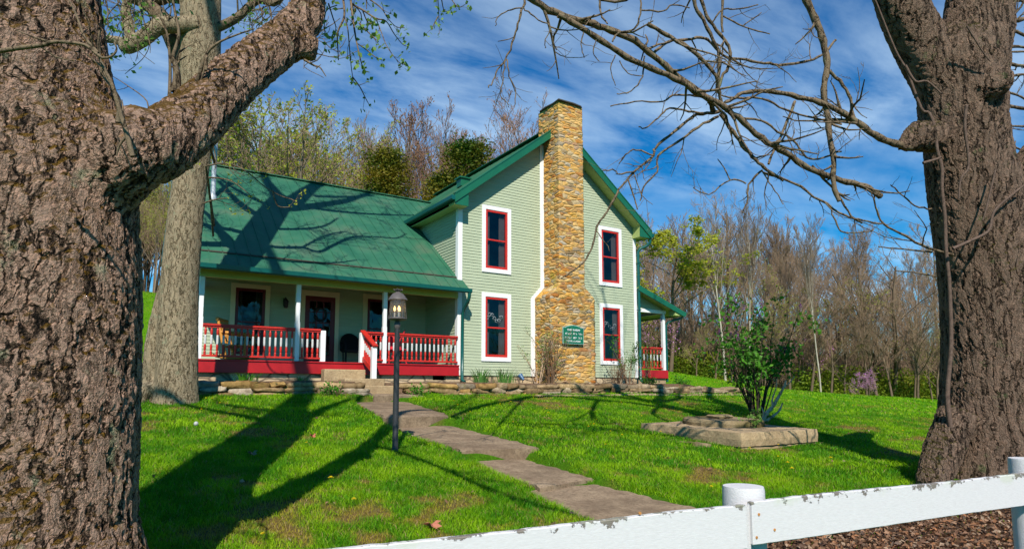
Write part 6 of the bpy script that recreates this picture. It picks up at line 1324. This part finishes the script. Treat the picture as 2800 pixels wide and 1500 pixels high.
    for i in range(52):
        px = (150+420*r.random()) if i % 2 else (330+130*r.random()); d = r.uniform(47, 70); tree_px(r.choice(['bud0', 'ygr', 'bud1', 'ygr', 'bare1']), px, d, 500+r.uniform(-60, 130), 'thin budding tree on the hillside seen left of the grey trunk', group=g, name='budding_tree', wide=r.uniform(.7, 1.1))
    # thicket along the foot of the woods
    rs = np.random.default_rng(5); n = 5200; xs = rs.uniform(10, 62, n); off = rs.gamma(2.0, 1.8, n); ys = np.interp(xs, [p[0] for p in WE], [p[1] for p in WE])+off; zs = height(xs, ys)
    paths = []; rads = []
    for x, y, z in zip(xs, ys, zs):
        h = rs.uniform(.6, 3.4); l = rs.normal(size=2)*.25; p0 = np.array([x, y, z]); p1 = p0+np.array([l[0]*.5, l[1]*.5, h*.5]); p2 = p1+np.array([l[0], l[1], h*.5]); paths.append(np.array([p0, p1, p2])); rads.append([.016, .011, .006])
        for _ in range(2): q = p1+rs.normal(size=3)*np.array([.35, .35, .2])+[0, 0, .5]; paths.append(np.array([p0+(p1-p0)*.6, (p1+q)/2, q])); rads.append([.010, .008, .005])
    n = 3600; xs = rs.uniform(8, 75, n); off = rs.uniform(2, 26, n); ys = np.interp(xs, [p[0] for p in WE], [p[1] for p in WE])+off; zs = height(xs, ys)
    for x, y, z in zip(xs, ys, zs):
        h = rs.uniform(1.5, 5.0); l = rs.normal(size=2)*.4; p0 = np.array([x, y, z]); p1 = p0+np.array([l[0]*.5, l[1]*.5, h*.5]); p2 = p1+np.array([l[0], l[1], h*.5]); paths.append(np.array([p0, p1, p2])); rads.append([.028, .02, .009])
        for _ in range(3): q = p1+rs.normal(size=3)*np.array([.6, .6, .3])+[0, 0, .9]; paths.append(np.array([p0+(p1-p0)*.6, (p1+q)/2, q])); rads.append([.016, .012, .007])
    V, F = tube_np(paths, rads, 3); mi = np.zeros(len(F), int)
    n = 3200; xc = rs.uniform(10, 66, n); yc = np.interp(xc, [p[0] for p in WE], [p[1] for p in WE])+rs.gamma(1.2, 1.5, n)-.7; keep = vnoise(xc, yc, .35, 9)+.25*ss(20, 30, xc) > .42; xc, yc = xc[keep], yc[keep]; zc = height(xc, yc); m = 46
    hgt = rs.uniform(.3, 2.0, len(xc)); PP = np.stack([np.repeat(xc, m), np.repeat(yc, m), np.repeat(zc, m)], 1)+rs.normal(size=(len(xc)*m, 3))*np.array([.42, .42, .0])+np.c_[np.zeros(len(xc)*m), np.zeros(len(xc)*m), np.repeat(hgt, m)*rs.random(len(xc)*m)]
    v2, f2 = leafquads(PP, .15, rs); F = np.concatenate([F, f2+len(V)]); V = np.concatenate([V, v2]); mi = np.concatenate([mi, np.ones(len(f2), int)])
    tag(link('undergrowth', mesh_np('undergrowth', V, F, None, [TW, M['undergreen']], mi)), kind='stuff')
build_forest()
print('forest done', NT[0])

# ------------------------------------------------------------------ grass, leaves, flowers
def occupied(x, y):
    m = np.zeros(len(x), bool)
    for (xa0, xb0, y0, z0, xa1, xb1, y1, z1) in TREADS:
        t = np.clip((y0-y)/(y0-y1), 0, 1); a = xa0+(xa1-xa0)*t; b = xb0+(xb1-xb0)*t; e = .07*np.sin(x*13+y*9)+.06*np.sin(y*4.1+x*2); m |= (x > a+.02+e) & (x < b-.02+e) & (y < y0) & (y > y1)
    m |= (x > .75) & (x < 3.02) & (y > -8.78) & (y < -6.34)
    m |= (y > -1.75) & (x > -7.6) & (x < 9.9) & (y < -1.35)
    m |= (y > -1.5) & (x > -7.3) & (x < 8.6) & (y < 8)
    m |= np.hypot(x+7.18, y+2.6) < .42; m |= np.hypot(x+8.75, y+11.45) < .7; m |= np.hypot(x-2.12, y+11.85) < .8
    m |= (y > -1.0) & (x > -3.9) & (x < -2.2); m |= (y > -2.0) & (x > -3.5) & (x < -1.95)
    return m
def build_grass():
    rs = np.random.default_rng(3); tot = []
    def sample(n, d0, d1, pw, h, w):
        d = (d0**pw+(d1**pw-d0**pw)*rs.random(n))**(1/pw); lat = d*rs.uniform(-.84, .86, n); x = CAM[0]+RT[0]*lat+math.sin(YAW)*d; y = CAM[1]+RT[1]*lat+math.cos(YAW)*d
        k = ~occupied(x, y); k &= hillwood(x, y) < 1.5; q = thatch_mask(x, y); k &= rs.random(n) > q*.42; k &= rs.random(n) > mulch_mask(x, y)*.985; k &= rs.random(n) < .45+.75*vnoise(x, y, 5.5, 77)
        x, y, q, d = x[k], y[k], q[k], d[k]; m = len(x); return x, y, q, d, h, w
    parts = [sample(400000, 3.2, 9, 1.6, .050, .0052), sample(300000, 9, 18, 1.5, .050, .009), sample(240000, 18, 46, 1.3, .06, .020)]
    VV = []; CC = []
    for x, y, q, d, h, w in parts:
        n = len(x); z = height(x, y); a = rs.uniform(0, 2*PI, n); clump = fbm(x, y, 2.6, 31); hh = h*rs.uniform(.5, 1.25, n)*(.55+.95*clump)*(1-.45*q); ww = w*rs.uniform(.7, 1.3, n); ln = rs.uniform(.3, 1.6, n)*hh; la = rs.uniform(0, 2*PI, n)
        p0 = np.stack([x-np.cos(a)*ww/2, y-np.sin(a)*ww/2, z-.01], 1); p1 = np.stack([x+np.cos(a)*ww/2, y+np.sin(a)*ww/2, z-.01], 1); mx = x+np.cos(la)*ln*.35; my = y+np.sin(la)*ln*.35
        p2 = np.stack([mx+np.cos(a)*ww*.36, my+np.sin(a)*ww*.36, z+hh*.62], 1); p3 = np.stack([mx-np.cos(a)*ww*.36, my-np.sin(a)*ww*.36, z+hh*.62], 1); p4 = np.stack([x+np.cos(la)*ln, y+np.sin(la)*ln, z+hh], 1)
        VV.append(np.stack([p0, p1, p2, p3, p4], 1).reshape(-1, 3))
        t = np.clip(fbm(x, y, 2.2, 51)*2.2-.62+rs.normal(size=n)*.20, 0, 1)[:, None]; c = np.array([.048, .225, .002])*(1-t)+np.array([.28, .49, .004])*t
        yl = (np.clip(q*1.1+rs.normal(size=n)*.15-.1, 0, 1)*.8)[:, None]; c = c*(1-yl)+np.array([.42, .27, .035])*yl
        dry = (rs.random(n) < .035+.16*q)[:, None]; c = np.where(dry, np.array([.36, .25, .11]), c); VV_n = n; CC.append(np.repeat(c, 5, axis=0))
    V = np.concatenate(VV); n = len(V)//5; b = np.arange(n)*5; F4 = np.stack([b, b+1, b+2, b+3], 1); F3 = np.stack([b+3, b+2, b+4], 1); me = mesh_np('grass', V, F4, F3, [M['grass']]); C = np.concatenate(CC)
    at = me.color_attributes.new('Col', 'FLOAT_COLOR', 'POINT'); at.data.foreach_set('color', np.c_[C, np.ones(len(C))].astype(np.float32).ravel()); tag(link('grass', me), kind='stuff'); print('grass', n)
build_grass()
def build_litter():
    rs = np.random.default_rng(13); n = 46000; x = rs.uniform(-5, 4.2, n); y = rs.uniform(-15.0, -10.9, n); k = (rs.random(n) < mulch_mask(x, y)*1.0) & ~occupied(x, y); x, y = x[k], y[k]
    n2 = 1500; x2 = rs.uniform(-9, 6, n2); y2 = rs.uniform(-12, -3, n2); k = (rs.random(n2) < thatch_mask(x2, y2)*.8+.03) & ~occupied(x2, y2); x = np.r_[x, x2[k]]; y = np.r_[y, y2[k]]; n = len(x); z = height(x, y)+rs.uniform(.005, .05, n)
    a = rs.normal(size=(n, 3))*[1, 1, .45]; a /= np.linalg.norm(a, axis=1, keepdims=True); b = np.cross(a, rs.normal(size=(n, 3))*[.5, .5, 1]); b /= np.linalg.norm(b, axis=1, keepdims=True); s = rs.uniform(.014, .038, n)[:, None]; c = np.stack([x, y, z], 1); up = np.array([0, 0, 1.])*s*.22
    V = np.stack([c-a*s, c-b*s*.55+up, c+a*s, c+b*s*.55+up], 1).reshape(-1, 3); b4 = np.arange(n)*4; F3 = np.concatenate([np.stack([b4, b4+1, b4+2], 1), np.stack([b4, b4+2, b4+3], 1)]); pal = np.array([(.20, .10, .055), (.30, .17, .10), (.14, .075, .045), (.38, .26, .17), (.24, .13, .07), (.10, .06, .04), (.33, .15, .07)]); C = pal[rs.integers(0, 7, n)]*rs.uniform(.7, 1.2, (n, 1))
    me = mesh_np('fallen_leaves', V, None, F3, [M['litter']]); at = me.color_attributes.new('Col', 'FLOAT_COLOR', 'POINT'); at.data.foreach_set('color', np.c_[np.repeat(C, 4, axis=0), np.ones(len(C)*4)].astype(np.float32).ravel()); tag(link('fallen_leaves', me), kind='stuff')
build_litter()
def build_flowers():
    mb = MB(); mb.tube([(0, 0, 0), (.004, 0, .04), (.006, 0, .085)], .002, 4); stem = mb.build('s', M['leafgreen']).data
    mb = MB()
    for k in range(14):
        a = k*2*PI/14
        for rr, zz in ((.022, .086), (.014, .095)): mb.add([(.006, 0, .083), (.006+rr*math.cos(a-.2), rr*math.sin(a-.2), zz), (.006+rr*1.15*math.cos(a), rr*1.15*math.sin(a), zz+.001), (.006+rr*math.cos(a+.2), rr*math.sin(a+.2), zz)], [(0, 1, 2, 3)])
    head = mb.build('h', M['yellow']).data
    for o in list(COL.objects):
        if o.name in ('s', 'h'): bpy.data.objects.remove(o)
    stem.name = 'stem'; head.name = 'flower_head'; r = random.Random(6)
    spots = [(1593, 1128), (1623, 1175), (1402, 1165), (1360, 1150), (1420, 1190), (1655, 1225), (2129, 1264), (2156, 1283), (2168, 1304), (2271, 1273), (2512, 1262), (1944, 1346), (1460, 1100), (1530, 1120), (562, 1103), (580, 1106), (550, 1130), (625, 1136), (838, 1224), (990, 1125), (965, 1393), (720, 1487), (905, 1335), (450, 1135), (600, 1115), (2130, 1225), (1755, 1140), (2050, 1246), (1500, 1140), (1700, 1110), (1610, 1180), (1560, 1100), (2455, 1160), (1240, 1107), (1275, 1112)]
    for i in range(30): spots.append((r.uniform(1250, 2500), 1085+abs(r.gauss(0, 60))))
    for x, y in spots:
        q = lawn_hit(x, y)
        if occupied(np.array([q[0]]), np.array([q[1]]))[0]: continue
        o = empty('dandelion', (q[0], q[1], hz(q[0], q[1])), 'small yellow dandelion flower in the lawn', 'flower', 'dandelions scattered over the lawn'); s = r.uniform(.8, 1.35); o.scale = (s, s, s); o.rotation_euler = (0, 0, r.uniform(0, 6))
        for n_, me in (('stem', stem), ('flower_head', head)): c = bpy.data.objects.new(n_, me); COL.objects.link(c); c.parent = o
    q = lawn_hit(535, 1180); b = (q[0], q[1], hz(q[0], q[1])); t = empty('dandelion_clock', b, 'round white dandelion seed head in the lawn left of the lamp post', 'flower'); mb = MB(); mb.tube([b, (b[0], b[1], b[2]+.12)], .003, 4); mb.build('stem', M['leafgreen'], t)
    mb = MB(); mb.lathe((b[0], b[1], b[2]+.12), [(.004, -.032), (.022, -.024), (.033, 0), (.022, .024), (.004, .032)], 10); mb.build('seed_head', M['puff'], t)
    for x, y, c, lab, s in ((1182, 1447, (.42, .14, .08), 'curled reddish dead leaf on the grass near the bottom centre', .13), (855, 1202, (.36, .09, .05), 'small red dead leaf on the grass left of the lamp post', .07), (690, 1245, (.25, .15, .08), 'brown dead leaf lying inside the tree shadow', .09)):
        q = lawn_hit(x, y); z = hz(q[0], q[1])+.05; mb = MB(); n = 9; vs = [(q[0], q[1], z)]
        for k in range(n*2): a = PI*k/n; R_ = s*(.5 if k % 2 else 1.)*.7; vs.append((q[0]+R_*math.cos(a), q[1]+R_*math.sin(a), z+.03*math.sin(a*2+1)))
        mb.add(vs, [(0, 1+k, 1+(k+1) % (2*n)) for k in range(2*n)]); o = mb.build('fallen_leaf', paint('dead_leaf', c, .7, .2)); tag(o, lab, 'leaf')
build_flowers()
print('all done')
